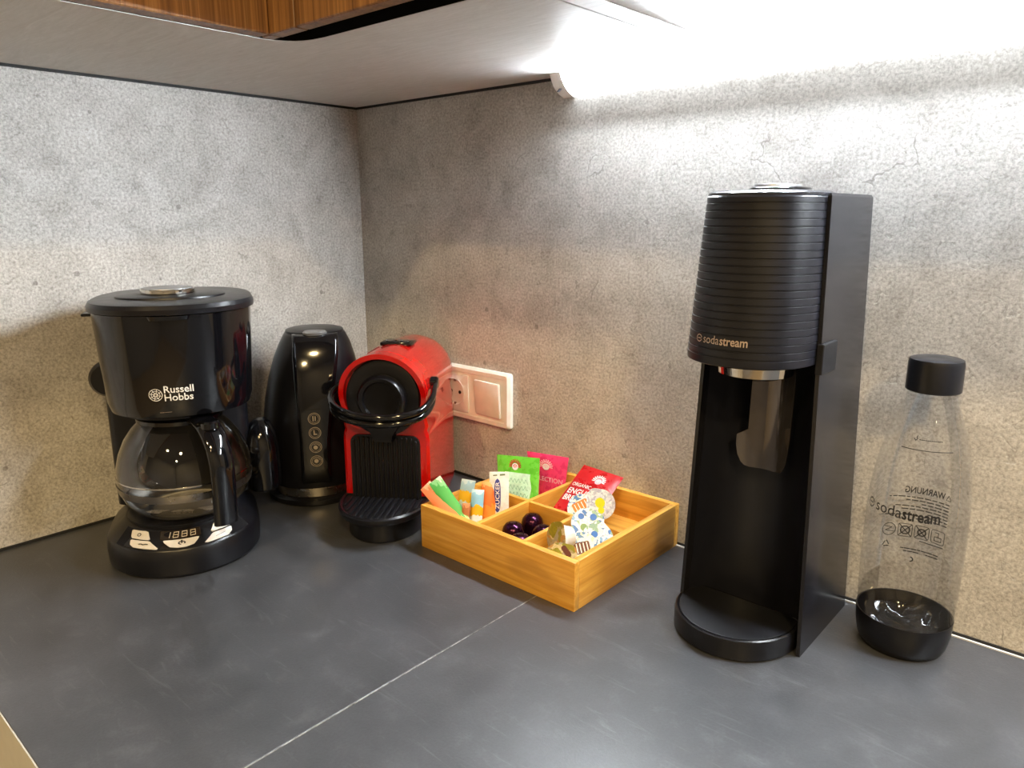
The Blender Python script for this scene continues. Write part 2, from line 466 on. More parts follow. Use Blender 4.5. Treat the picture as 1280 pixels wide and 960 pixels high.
obj('diffuser', prism(nb(), led_diff(), .017, LX1 - LX0 - .017, fx), emit('led_diffuser', (.87, .945, 1.0, 1), LED_STRENGTH), led, 40)
cap1 = obj('end_cap', prism(nb(), led_prof(), 0, .0165, fx), CAPM, led, 40)
obj('end_cap', prism(nb(), led_prof(), LX1 - LX0 - .0165, LX1 - LX0, fx), WHITE_PL, led, 40)
sl = nb(); add_box(sl, (-.0021, -.0005, -.0055), (.0021, .0007, .0055), .0004, 1)
sl.transform(Matrix.Translation((.0085, -.0200, -.0177)) @ Matrix.Rotation(math.radians(-50), 4, 'X'))
obj('switch_slot', sl, BLACK_MATT, cap1, 0, label='dark slot in the end cap')

# warm ceiling downlights (outside the frame, above and behind the camera)
def downlight(x, y, w, r, label):
    t = empty('ceiling_downlight', (x, y, 1.5995)); tag(t, label, 'light', 'ceiling downlights')
    obj('trim_ring', lathe(nb(), [(r * .8, -.001), (r, -.004), (r * 1.12, -.0005)], 32, cap0=False, cap1=False), WHITE_PL, t)
    ld = bpy.data.lights.new('lamp', 'AREA'); ld.shape = 'DISK'; ld.size = r * 2; ld.energy = w; ld.color = (1.0, .715, .335)
    lo = bpy.data.objects.new('lamp', ld); COL.objects.link(lo); lo.parent = t; lo.location = (0, 0, -.006)
downlight(2.1, -1.5, DOWNLIGHT_W, .09, 'warm ceiling downlight right behind the viewer')
downlight(1.25, -2.1, DOWNLIGHT_W * .7, .07, 'warm ceiling downlight behind the viewer')
downlight(2.7, -2.4, DOWNLIGHT_W * .5, .07, 'warm ceiling downlight farthest behind the viewer')

# ------------------------------------------------------------------ double wall socket with switch
sk = empty('wall_socket', (.2675, 0, .139)); tag(sk, 'white double wall plate with round socket and rocker switch beside red machine', 'socket')
fy = lambda a, b, d: (a, -d, b)
fr = nb()
o_ = rrect(-.0755, -.042, .0755, .042, .004, 4)
prism(fr, o_, .0004, .006, fy)
add = nb(); loft(add, [[fy(a, b, .006) for a, b in rrect(-.0755, -.042, .0755, .042, .004, 4)], [fy(a, b, .0105) for a, b in rrect(-.0725, -.039, .0725, .039, .004, 4)],
                       [fy(a, b, .0105) for a, b in rrect(-.067, -.0335, .067, .0335, .002, 4)], [fy(a, b, .0085) for a, b in rrect(-.0655, -.032, .0655, .032, .002, 4)]], False, True)
merge(fr, add)
obj('frame', fr, WHITE_PL, sk, 30)
# socket insert: square plate with a round well
ins = nb(); n = 48
sq = []
for i in range(n):
    a = 2 * PI * i / n; c, s = math.cos(a), math.sin(a); q = .0285 / max(abs(c), abs(s)); sq.append((q * c - .036, q * s))
rg = lambda r, d: [fy(r * math.cos(2*PI*i/n) - .036, r * math.sin(2*PI*i/n), d) for i in range(n)]
loft(ins, [[fy(a, b, .0086) for a, b in sq], [fy(a, b, .0110) for a, b in sq], rg(.0215, .0112), rg(.0205, .0118), rg(.0195, .0112), rg(.019, .0094), ], False, True)
si = obj('socket_insert', ins, WHITE_PL, sk, 30)
for dx, dz, nm in ((-.0095, 0, 'pin_hole'), (.0095, 0, 'pin_hole')):
    obj(nm, lathe(nb(), [(.0028, .0094), (.0028, .0098)], 16, -.036 + dx, 0, 'Y'), DARK_GAP, si)
for s in (-1, 1):
    obj('earth_clip', box((-.038, -.0115, s * .0185 - .002), (-.034, -.0095, s * .0185 + .002), .0004, 1), STEEL, si)
rk = nb(); add_box(rk, (-.0255, -.004, -.0265), (.0255, .0005, .0265), .0012, 2)
rk.transform(Matrix.Translation((.035, -.0105, 0)) @ Matrix.Rotation(math.radians(3.5), 4, 'X') @ Matrix.Rotation(math.radians(-1.5), 4, 'Z'))
obj('rocker', rk, WHITE_PL, sk, 30)

# ------------------------------------------------------------------ drip coffee maker
cm = empty('coffee_maker', (.165, -.413, 0), 62); tag(cm, 'black drip coffee maker with round lid and clock panel by left wall', 'coffee maker')
BO = -.003; HO = .009
CMB = [(.083, -.084, .108, 0), (.0865, -.0875, .111, .004), (.0875, -.089, .112, .02), (.0855, -.087, .111, .0335), (.0845, -.086, .110, .0350), (.066, -.066, .098, .0515), (.064, -.064, .096, .0525)]
obj('base', loft(nb(), [dring(a, b, c, z, 2, 4, 64, BO) for a, b, c, z in CMB]), BLACK_SATIN, cm)
obj('hotplate', lathe(nb(), [(.062, .0520), (.062, .0555), (.058, .0570), (.04, .0565)], 48, BO, 0), BLACK_SATIN, cm)
wtk = nb(); loft(wtk, [sring(.083, .031, z, 5, 48, BO * .5, .082) for z in (.045, .20)])
obj('water_tank', wtk, BLACK_SATIN, cm)
HOUS = [(.070, -.062, .113, .184), (.0765, -.069, .115, .187), (.080, -.0725, .116, .198), (.083, -.078, .117, .25), (.0855, -.081, .118, .302)]
obj('housing', loft(nb(), [dring(a, b, c, z, 2.15, 4, 72, HO) for a, b, c, z in HOUS]), BLACK_GLOSS, cm)
def hous_front(x, z):
    for (a0, b0, _, z0), (a1, b1, _, z1) in zip(HOUS[:-1], HOUS[1:]):
        if z0 <= z <= z1:
            t = (z - z0) / (z1 - z0); rx = a0 + (a1 - a0) * t; yf = b0 + (b1 - b0) * t
            q = max(0, 1 - (abs(x - HO) / rx) ** 2.15); return yf * q ** (1 / 2.15)
    return -.08
obj('filter_funnel', lathe(nb(), [(.05, .1795), (.058, .181), (.058, .186)], 40, HO * .3, 0), BLACK_SATIN, cm)
LID = [(.0855, -.081, .118, .3022), (.089, -.0865, .122, .3035), (.0895, -.0875, .123, .309), (.087, -.085, .1205, .3135), (.080, -.078, .114, .3150)]
ld_ = obj('lid', loft(nb(), [dring(a, b, c, z, 2.1, 3, 72, HO) for a, b, c, z in LID]), BLACK_SATIN, cm)
lp = nb(); loft(lp, [sring(.060, .052, .3146, 2.2, 56, HO - .002, .012), sring(.0595, .0515, .3168, 2.2, 56, HO - .002, .012), sring(.057, .049, .3178, 2.2, 56, HO - .002, .012), sring(.03, .025, .3186, 2, 56, HO - .002, .012)])
obj('lid_panel', lp, BLACK_SATIN, ld_)
bt = obj('lid_button', lathe(nb(), [(.0285, .3182), (.0295, .3195), (.0295, .323), (.0285, .3242)], 48, HO - .005, .008), CHROME, ld_, label='chrome rimmed round button')
obj('button_top', lathe(nb(), [(.0282, .3236), (.0278, .3247), (.012, .3250)], 48, HO - .005, .008), GREY_METAL, bt, label='grey button top')
tb = nb(); loft(tb, [sring(.020, .006, .298, 2.5, 32, HO, -.0815), sring(.022, .007, .3025, 2.5, 32, HO, -.0825)])
obj('lid_tab', tb, BLACK_GLOSS, ld_)
obj('hinge_tab', box((-.094, .035, .291), (-.07, .06, .2945), .001, 1), BLACK_SATIN, cm)
kn = nb(); lathe(kn, [(.012, -.066), (.021, -.062), (.0225, -.055), (.0225, -.045), (.019, -.039)], 32, 0, 0, 'Y'); kn.transform(Matrix.Translation((-.074, 0, .213)))
obj('side_knob', kn, BLACK_SATIN, cm, label='round black knob behind the left side')
sc_ = nb(); loft(sc_, [sring(.0235 * q, .030 * q, .042 + .098 * t, 2.4, 32, .0955, .074) for t, q in ((0, .8), (.04, .95), (.3, 1), (.6, .96), (.8, .82), (.92, .6), (.98, .35), (1, .1))])
obj('side_cover', sc_, BLACK_GLOSS, cm, label='glossy rounded cover on the right side')
# maker's name on the housing
def on_hous(x0, z0): return lambda x, y: (x0 + x, hous_front(x0 + x, z0 + y) - .0007, z0 + y)
lt = text_bm('Russell', .0114, on_hous(-.0045, .2165), .012); text_bm('Hobbs', .0114, on_hous(-.0045, .2072), .012, bm=lt)
obj('lettering', lt, PRINT_W, cm, 0)
em = nb(); fn = on_hous(-.0125, .2145)
strokes(em, circ(0, 0, .0068, 28), .0007, fn, True); strokes(em, circ(0, 0, .0045, 20), .0006, fn, True); strokes(em, circ(0, 0, .0022, 14), .0006, fn, True)
for k_ in range(8):
    a = PI * k_ / 4 + .2; strokes(em, [(.001 * math.cos(a), .001 * math.sin(a)), (.0068 * math.cos(a + .35), .0068 * math.sin(a + .35))], .0006, fn)
obj('emblem', em, PRINT_W, cm, 0)
sm = nb(); strokes(sm, [(0, 0), (.004, .0002)], .0008, on_hous(-.010, .1935)); strokes(sm, [(.005, .0002), (.012, .0004)], .0006, on_hous(-.010, .1935))
obj('small_print', sm, PRINT_DIM, cm, 0)
# control panel on the sloping front of the base
def slope(th, s, d=0.0):
    a = math.radians(th - 90)
    r0, z0, r1, z1 = .0842, .0352, .0662, .0514
    r = r0 + (r1 - r0) * s; z = z0 + (z1 - z0) * s
    nl = math.hypot(r0 - r1, z1 - z0); nr, nz_ = (z1 - z0) / nl, (r0 - r1) / nl
    r += nr * d; z += nz_ * d
    return (BO + r * math.cos(a), r * math.sin(a) * 1.018, z)
def pad(name, pts, mat, d=.0014, parent=cm, label=None):
    return obj(name, prism(nb(), pts, .0002, d, slope), mat, parent, 30, label)
pp = [(t, .04) for t in range(-58, 63, 4)] + [(t, .97) for t in range(60, -61, -4)]
pad('control_panel', pp, BLACK_SATIN, .0006)
def curve_poly(pts, n=4):
    o = []
    for a, b in zip(pts, pts[1:] + pts[:1]):
        for k_ in range(n): o.append((a[0] + (b[0] - a[0]) * k_ / n, a[1] + (b[1] - a[1]) * k_ / n))
    return o
b1 = pad('button', curve_poly([(-46, .60), (-44, .52), (-27, .52), (-26, .58), (-30, .92), (-33, .95), (-48, .92), (-49, .86)]), PALE_BTN)
b2 = pad('button', curve_poly([(-42, .20), (-38, .10), (-18, .06), (-17, .12), (-25, .45), (-27, .47), (-43, .45), (-44, .40)]), PALE_BTN)
b3 = pad('button', curve_poly([(-14, .47), (-13, .38), (-8, .15), (-2, .08), (4, .08), (10, .16), (14, .38), (15, .47), (13, .49), (-13, .49)]), PALE_BTN)
b4 = pad('button', curve_poly([(26, .60), (27, .53), (45, .53), (46, .58), (49, .88), (48, .93), (33, .95), (31, .92)]), PALE_BTN)
b5 = pad('button', curve_poly([(18, .10), (20, .06), (38, .10), (43, .22), (45, .42), (44, .46), (28, .47), (26, .44)]), PALE_BTN)
def onp(t0, s0, k1=1.0, d=.0016): return lambda x, y: slope(t0 + x, s0 + y * k1, d)
g = nb(); strokes(g, circ(0, 0, 1, 12), .5, lambda x, y: slope(-38 + x * 1.7, .73 + y * .07, .0016), True); obj('icon', g, PRINT_K, b1, 0)
g = nb(); strokes(g, [(-4, 0), (-2, .4), (0, -.2), (2, .5), (4, .3)], .7, lambda x, y: slope(-30 + x, .28 + y * .06, .0016)); obj('icon', g, PRINT_K, b2, 0)
g = nb(); strokes(g, circ(0, 0, 1, 10, -30, 250), .5, lambda x, y: slope(1 + x * 2.4, .30 + y * .08, .0016)); strokes(g, [(0, 0), (0, 1.6)], .6, lambda x, y: slope(1 + x * 2.4, .30 + y * .08, .0016)); obj('icon', g, PRINT_K, b3, 0)
g = nb(); strokes(g, [(-5, -.5), (-2, 0), (1, .2), (4, .6)], .5, lambda x, y: slope(33 + x, .27 + y * .06, .0016)); obj('icon', g, plain('grey_print', '#8f8d8a', .5), b5, 0)
g = nb(); strokes(g, [(-5, -.3), (5, .3)], .4, lambda x, y: slope(39 + x, .73 + y * .06, .0016)); obj('icon', g, MATS['grey_print'], b4, 0)
dp = pad('display', curve_poly([(-17, .54), (17, .54), (18, .97), (-18, .97)]), plain('clock_glass', '#241d17', .1, coat=.5), .0010)
SEG = {0: ((0, 1), (1, 1)), 1: ((1, .5), (1, 1)), 2: ((1, 0), (1, .5)), 3: ((0, 0), (1, 0)), 4: ((0, 0), (0, .5)), 5: ((0, .5), (0, 1)), 6: ((0, .5), (1, .5))}
dg_ = nb()
for i, segs in enumerate(((1, 2), tuple(range(7)), tuple(range(7)), tuple(range(7)))):
    for q in segs:
        strokes(dg_, SEG[q], .15, (lambda i: lambda x, y: slope(-13.5 + i * 7.3 + x * 4.2 + y * .7, .62 + y * .27, .0012))(i))
obj('digits', dg_, plain('clock_digits', '#b9ad9c', .4), dp, 0)
obj('power_cord', tube(nb(), smooth_path([(-.02, .112, .02), (-.03, .125, .006), (.0, .135, .004), (.03, .132, .004)], 6), .003, 8), BLACK_MATT, cm)

# glass jug standing on the hotplate
GLASS = thin_clear('jug_glass', '#e9e6e0', 1.8)
cf = empty('coffee_jug', (.1690, -.4105, .0572), 62); tag(cf, 'empty glass coffee jug with black handle on coffee maker hotplate', 'jug')
cf_prof = [(.0005, 0.0008), (.045, .0005), (.054, .0015), (.061, .007), (.069, .017), (.0745, .030), (.0765, .043), (.0755, .058), (.071, .075), (.0635, .092), (.055, .105), (.0475, .1135), (.0455, .1155)]
obj('glass_bowl', lathe(nb(), cf_prof, 64, cap0=True, cap1=False), GLASS, cf, 60)
bmm = nb(); lathe(bmm, [(.0745, .0285), (.0762, .0315), (.0768, .038), (.0772, .0405)], 64, cap0=False, cap1=False)
obj('steel_band', lathe(nb(), [(.0751, .0300), (.0763, .0345), (.0770, .0395), (.0766, .0395), (.0758, .0345), (.0746, .0300)], 64, cap0=False, cap1=False), STEEL, cf, 60); bmm.free()  # metal band put where the glass shows a lighter reflection
obj('water_mark_ring', lathe(nb(), [(.0763, .0470), (.0768, .0480), (.0763, .0490)], 64, cap0=False, cap1=False), CHROME, cf, 60)  # chrome ring stands in for a bright line reflected in the glass
jl = obj('jug_lid', lathe(nb(), [(.046, .1125), (.049, .114), (.0495, .1185), (.046, .1215), (.02, .1222)], 48), BLACK_GLOSS, cf)
HA = math.radians(-90 + 27)
def hp(r, z): return (r * math.cos(HA), r * math.sin(HA), z)
hd = nb(); tube(hd, smooth_path([hp(.040, .119), hp(.058, .120), hp(.078, .112), hp(.092, .096), hp(.0985, .075), hp(.0990, .05), hp(.0980, .024), hp(.0965, .004)], 6), .0145, 16, .0065, side_v=(-math.sin(HA), math.cos(HA), 0))
obj('handle', hd, BLACK_GLOSS, cf, 50)
hb = nb(); tube(hb, smooth_path([hp(.0775, .0355), hp(.086, .034), hp(.096, .033)], 4), .008, 10, .005, side_v=(-math.sin(HA), math.cos(HA), 0)); obj('handle_bracket', hb, BLACK_SATIN, cf, 50)
obj('thumb_tab', lathe(nb(), [(.009, .1135), (.0110, .1150), (.0110, .1215), (.009, .1235)], 24, .0785 * math.cos(HA), .0785 * math.sin(HA)), BLACK_GLOSS, jl)

# ------------------------------------------------------------------ kettle
kt = empty('kettle', (.1185, -.1935, 0), 57); tag(kt, 'glossy black electric kettle with four round gauge icons in the corner', 'kettle')
obj('power_base', lathe(nb(), [(.066, 0), (.0695, .003), (.0695, .009), (.066, .012), (.062, .013)], 48), BLACK_SATIN, kt)
obj('base_ring', lathe(nb(), [(.0625, .0128), (.0635, .0135), (.0638, .025), (.0628, .0262)], 48), STEEL, kt, label='chrome ring at the foot')
KB = [(.0632, .0262, 0), (.0675, .040, 0), (.0712, .064, 0), (.0725, .090, .0005), (.0718, .120, .0015), (.0690, .150, .003), (.0640, .180, .005), (.0575, .207, .007), (.0500, .228, .0085), (.0445, .239, .009), (.0415, .2435, .009)]
def kb(z):
    for (r0, z0, s0), (r1, z1, s1) in zip(KB[:-1], KB[1:]):
        if z0 <= z <= z1: t = (z - z0) / (z1 - z0); return r0 + (r1 - r0) * t, s0 + (s1 - s0) * t
    return KB[-1][0], KB[-1][2]
obj('body', loft(nb(), [sring(r, r, z, 2.15, 56, s, 0) for r, z, s in KB]), BLACK_SATIN, kt, 60)
obj('lid', loft(nb(), [sring(.041, .041, .2430, 2.2, 48, .009), sring(.0405, .0405, .2465, 2.2, 48, .009), sring(.034, .034, .2485, 2.2, 48, .009), sring(.01, .01, .2490, 2, 48, .009)]), BLACK_SATIN, kt, 40)
hn = nb(); rings = []
for z in [.036, .045, .06, .08, .10, .12, .14, .16, .18, .20, .215, .228, .236, .242, .2455]:
    r, s = kb(min(z, .243)); w = .021 + .010 * max(0, min(1, (z - .10) / .12)); dpt = .006 + .006 * max(0, min(1, (z - .12) / .06))
    if z < .042 or z > .244: dpt *= .35
    rings.append([(s + a, -r + .009 - b, z) for a, b in rrect(-w, -.004, w, .0085 + dpt, .0058, 4)])
loft(hn, rings); kh = obj('handle', hn, BLACK_GLOSS, kt, 50, label='glossy black handle panel facing the front')
def kfront(z): r, s = kb(z); return -r + .009 - .0085 - .006 - .006 * max(0, min(1, (z - .12) / .06))
obj('lid_button', loft(nb(), [sring(.0155, .011, .2445, 2, 32, .009, -.040), sring(.0165, .012, .248, 2, 32, .009, -.0405), sring(.014, .010, .2500, 2, 32, .009, -.040)]), GREY_METAL, kh, label='grey lid release button')
gz = [.1335, .1130, .0925, .0720]
gw = nb(); rr_ = []
for z in (.058, .080, .10, .125, .146):
    rr_.append([(.001 + a, kfront(z) - b, z) for a, b in ((-.0095, -.001), (.0095, -.001), (.0095, .0006), (-.0095, .0006))])
loft(gw, rr_); gg = obj('water_gauge', gw, BLACK_GLOSS, kt, 0)
ICON = plain('gauge_print', '#9d9184', .35, metal=.2)
for i, z in enumerate(gz):
    f_ = (lambda z: lambda x, y: (.001 + x, kfront(min(.243, z + y)) - .0009, z + y))(z); q = nb()
    strokes(q, circ(0, 0, .0079, 26), .0009, f_, True); strokes(q, circ(0, 0, .0060, 22), .0005, f_, True)
    if i == 0: poly(q, [(-.0022, -.0038), (-.0006, -.0038), (-.0006, .0038), (-.0022, .0038)], f_); poly(q, [(.0008, -.0034), (.0022, -.0034), (.0022, .0034), (.0008, .0034)], f_)
    elif i == 1: poly(q, [(-.002, -.003), (.003, -.003), (.003, -.0015), (0, -.001), (-.0004, .004), (-.002, .004)], f_)
    else: poly(q, circ(-.0003, -.0005 if i == 2 else 0, .0030, 14), f_); strokes(q, circ(0, 0, .0045, 12, 20, 130), .0008, f_)
    obj('gauge_icon', q, ICON, gg, 0)

# ------------------------------------------------------------------ red capsule coffee machine
cp = empty('capsule_machine', (.2950, -.2000, 0), 35); tag(cp, 'red capsule coffee machine with black drip tray beside the wall socket', 'coffee machine')
CZ, CR = .178, .058
def keyhole(s=1.0, n=22, inset=0.0):
    o = []
    w = .0585 - inset
    o += [(-w + .006, 0 + inset), (w - .006, 0 + inset), (w, .006 + inset), (w, .118), (w - .0012, .126), (w - .003, .131), (w - .0012, .138)]
    for i in range(n + 1):
        a = math.radians(-22 + (180 + 44) * i / n); o.append(((CR - inset) * math.cos(a), CZ + (CR - inset) * math.sin(a)))
    o += [(-w + .0012, .138), (-w + .003, .131), (-w + .0012, .126), (-w, .118), (-w, .006 + inset)]
    return [(a * s, CZ * .6 + (b - CZ * .6) * s) for a, b in o]
fyy = lambda pts, y: [(a, y, b) for a, b in pts]
bd = nb(); loft(bd, [fyy(keyhole(.985, 22, .003), .000), fyy(keyhole(), .004), fyy(keyhole(.992), .10), fyy(keyhole(.97), .165), fyy(keyhole(.94), .185), fyy(keyhole(.88), .194)])
cb_ = obj('body', bd, RED, cp, 40)
# red hood over the brew head
hdv = nb(); outer, inner = [], []
for i in range(29):
    a = math.radians(-30 + 240 * i / 28); outer.append((CR * math.cos(a), CZ + CR * math.sin(a))); inner.append((.0515 * math.cos(a), CZ + .0515 * math.sin(a)))
ringp = outer + inner[::-1]
vs0 = [hdv.verts.new((a, .002, b)) for a, b in ringp]
def yf_(b): t = max(0, min(1, (b - CZ + .03) / .08)); return -.003 - .014 * t
vs1 = [hdv.verts.new((a, yf_(b) - .0005, b)) for a, b in ringp]
N = len(outer)
for i in range(2 * N):
    j = (i + 1) % (2 * N); hdv.faces.new((vs0[i], vs0[j], vs1[j], vs1[i]))
for i in range(N - 1):
    j = 2 * N - 1 - i; hdv.faces.new((vs1[i], vs1[i+1], vs1[j-1], vs1[j])); hdv.faces.new((vs0[i+1], vs0[i], vs0[j], vs0[j-1]))
obj('hood', hdv, RED, cp, 35)
hh = obj('brew_head', loft(nb(), [fyy([(q * a, CZ - .002 + q2 * (b - CZ)) for a, b in [(math.cos(2*PI*i/48), CZ + math.sin(2*PI*i/48)) for i in range(48)]], y) for q, q2, y in ((.048, .050, .003), (.0495, .0515, -.003), (.0485, .0505, -.0075), (.044, .046, -.009), (.036, .037, -.0075))]), BLACK_SATIN, cp, 40)
obj('knob', loft(nb(), [[(q * math.cos(2*PI*i/40), y, CZ - .003 + q * math.sin(2*PI*i/40)) for i in range(40)] for q, y in ((.033, -.007), (.032, -.014), (.029, -.0175), (.0245, -.0165), (.023, -.012), (.016, -.0105), (.003, -.010))]), BLACK_SATIN, hh, 45)
sp = nb(); loft(sp, [[(a * w, y0 + b, z) for a, b in ((-1, .012), (1, .012), (.85, -.006), (-.85, -.006))] for w, y0, z in ((.030, -.008, .150), (.024, -.010, .138), (.016, -.010, .128), (.0135, -.009, .119))])
obj('spout', sp, BLACK_SATIN, hh, 30)
# ribbed splash panel
gp = nb(); prism(gp, rrect(-.0475, .030, .0465, .1245, .011, 5), -.0025, .003, lambda a, b, d: (a, d, b)); sp_ = obj('splash_panel', gp, BLACK_MATT, cp, 30)
rib0 = None
for i in range(14):
    x = -.0425 + i * .00645
    top = .1225 - (.004 if i in (0, 13) else 0)
    if rib0 is None or i in (1, 13):
        rib0 = obj('rib', box((-.0017, -.0058, .036), (.0017, -.0024, top), .0011, 1), BLACK_SATIN, sp_, 30); r_ = rib0
    else:
        r_ = rib0.copy(); COL.objects.link(r_)
    r_.location = (x, 0, 0)
# drip tray
tr_ = nb(); tp = [(.061 * math.cos(PI + PI * i / 32), (.003 + .085 * abs(math.sin(PI + PI * i / 32)) ** .9 * -1) ) for i in range(33)]
TRO = [(.058, -.003)] + [(a, b - .003) for a, b in tp[::-1]] + [(-.058, -.003)]
TRO = tp
loft(tr_, [[(a * .97, b * .97 - .003, .0305) for a, b in TRO], [(a, b - .003, .0335) for a, b in TRO], [(a, b - .003, .0385) for a, b in TRO], [(a * .96, b * .96 - .003, .0405) for a, b in TRO], [(a * .92, b * .92 - .003, .0395) for a, b in TRO], [(a * .92, b * .92 - .003, .0370) for a, b in TRO]])
dt = obj('drip_tray', tr_, BLACK_SATIN, cp, 40)
slat = None
for i in range(13):
    x = -.0475 + i * .0079; y1 = -.003 - .085 * .90 * math.sqrt(max(0, 1 - (x / .0545) ** 2))
    obj('slat', box((x - .0019, y1 + .003, .0368), (x + .0019, -.0065, .0394), .0006, 1), BLACK_MATT, dt, 0)
ft = nb(); FT = [(.050 * math.cos(PI + PI * i / 24), .066 * math.sin(PI + PI * i / 24) - .002) for i in range(25)]
loft(ft, [[(a * .96, b * .96, .0) for a, b in FT], [(a, b, .003) for a, b in FT], [(a, b, .0303) for a, b in FT]]); obj('tray_base', ft, BLACK_SATIN, cp, 40)
# lever bow
lv = nb()
for dz, k_ in ((.0045, 1.0), (-.0045, .985)):
    pts = [(.0625, .030, .190), (.0645, .012, .184 + dz * .4), (.0665, -.010, .175 + dz), (.060, -.034, .166 + dz), (.040, -.050, .161 + dz), (.012, -.0575, .1595 + dz), (-.018, -.056, .161 + dz), (-.045, -.045, .165 + dz), (-.062, -.026, .171 + dz), (-.0675, -.006, .178 + dz), (-.0645, .014, .185 + dz * .4), (-.0625, .030, .190)]
    tube(lv, smooth_path([(a * k_, b * k_, c) for a, b, c in pts], 5), .0042, 10, .0046)
obj('lever', lv, BLACK_GLOSS, cp, 60, label='black double bow lever')
for s in (-1, 1):
    pv = nb(); lathe(pv, [(.0085, .0565), (.0085, .0645), (.006, .0665)], 24, axis='X'); pv.transform(Matrix.Translation((0, .03, .190)))
    if s < 0: pv.transform(Matrix.Scale(-1, 4, (1, 0, 0)))
    obj('pivot', pv, BLACK_GLOSS, cp)
bp = obj('button_plate', box((-.021, .060, CZ + CR - .0035), (.023, .092, CZ + CR + .0016), .0015, 2), BLACK_GLOSS, cp)
for x in (-.0095, .0115): obj('button', lathe(nb(), [(.0075, CZ + CR + .001), (.0080, CZ + CR + .0025), (.0065, CZ + CR + .0036)], 24, x, .076), CHROME, bp)
obj('lid_seam', box((-.0235, .012, CZ + CR - .0122), (-.0215, .06, CZ + CR - .0042), .0003, 1), plain('dark_red', '#5d0a08', .4), cb_)

# ------------------------------------------------------------------ bamboo organiser box
X0, X1, Y0, Y1, BH = .3825, .6222, -.2185, -.0012, .0562
T = .0085
bx = empty('organiser_box', ((X0 + X1) / 2, (Y0 + Y1) / 2, 0)); tag(bx, 'bamboo compartment box holding tea bags, sticks and creamers', 'box')
def bxm(lo, hi, bevel=.0008):
    bm = box(lo, hi, bevel, 2); bm.transform(Matrix.Translation((-(X0 + X1) / 2, -(Y0 + Y1) / 2, 0))); return bm
obj('front_panel', bxm((X0, Y0, 0), (X1, Y0 + T, BH)), BAMX, bx, 30)
obj('back_panel', bxm((X0, Y1 - T, 0), (X1, Y1, BH)), BAMX, bx, 30)
obj('side_panel', bxm((X0, Y0 + T, 0), (X0 + T, Y1 - T, BH)), BAMY, bx, 30)
obj('side_panel', bxm((X1 - T, Y0 + T, 0), (X1, Y1 - T, BH)), BAMY, bx, 30)
obj('floor_panel', bxm((X0 + T, Y0 + T, .012), (X1 - T, Y1 - T, .019), 0), BAMX, bx, 0)
AX, BY, CX_ = .4725, -.1165, .545; D = .0030
obj('divider', bxm((AX - D, Y0 + T, .0192), (AX + D, Y1 - T, BH - .0015), .0006), BAMY, bx, 30)
obj('divider', bxm((X0 + T, BY - D, .0192), (AX - D, BY + D, BH - .0015), .0006), BAMX, bx, 30)
obj('divider', bxm((AX + D, BY - D, .0192), (X1 - T, BY + D, BH - .0015), .0006), BAMX, bx, 30)
obj('divider', bxm((CX_ - D, Y0 + T, .0192), (CX_ + D, BY - D, BH - .0015), .0006), BAMY, bx, 30)
FZ = .0193

# printed sachets -------------------------------------------------
def patch(bl, br, tr, tl, thick, bow=0.0):
    """A bilinear sheet through four corners; returns S(u, v, d) -> point, d along the sheet normal."""
    bl, br, tr, tl = map(Vector, (bl, br, tr, tl))
    nrm = (br - bl).cross(tl - bl).normalized()
    def S(u, v, d=0.0):
        p = (bl * (1-u) + br * u) * (1-v) + (tl * (1-u) + tr * u) * v
        puff = (max(0, 4*u*(1-u)) * max(0, 4*v*(1-v))) ** .6 * thick
        return p + nrm * (math.copysign(puff, d) + d + bow * 4 * v * (1 - v))
    return S
def sachet(name, S, mat, label, cat, group=None, nu=12, nv=14, crimp=.0):
    bm = nb(); base = S(.5, 0, 1e-6); mid = Vector(base)
    fr_, bk = [], []
    for j in range(nv + 1):
        fr_.append([bm.verts.new(Vector(S(i / nu, j / nv, 2.5e-4)) - mid) for i in range(nu + 1)])
        bk.append([bm.verts.new(Vector(S(i / nu, j / nv, -2.5e-4)) - mid) for i in range(nu + 1)])
    for j in range(nv):
        for i in range(nu):
            bm.faces.new((fr_[j][i], fr_[j][i+1], fr_[j+1][i+1], fr_[j+1][i])); bm.faces.new((bk[j][i+1], bk[j][i], bk[j+1][i], bk[j+1][i+1]))
    for j in range(nv):
        for i, a in ((0, 0), (nu, 1)):
            q = (bk[j][i], fr_[j][i], fr_[j+1][i], bk[j+1][i]); bm.faces.new(q if a == 0 else q[::-1])
    for i in range(nu):
        for j in (0, nv):
            q = (fr_[j][i], bk[j][i], bk[j][i+1], fr_[j][i+1]); bm.faces.new(q if j == 0 else q[::-1])
    o = obj(name, bm, mat, None, 60); o.location = mid; tag(o, label, cat, group)
    def pr(bm2, mat2, nm='print'):
        for v in bm2.verts: v.co -= mid
        KEEP.append(1)
        return obj(nm, bm2, mat2, o, 0)
    return o, (lambda u, v: S(u, v, 8e-4)), pr

def banded(name, bands, rough=.35, noise=None):
    """Printed film, colour bands along the object's own height."""
    k = NT(name); v = k.coord(src='Generated'); sx = k.n('ShaderNodeSeparateXYZ'); k.l(v, sx.inputs[0])
    f = sx.outputs[2]
    if noise: f = k.math('ADD', f, k.math('MULTIPLY', k.math('SUBTRACT', k.noise(v, noise, 2), .5), .25))
    k.base(k.ramp(f, [(p, lin(c)) for p, c in bands], 'CONSTANT')); k.b.inputs['Roughness'].default_value = rough
    k.bump(k.noise(k.coord(), 220, 3), .25, .0008)
    return k.m

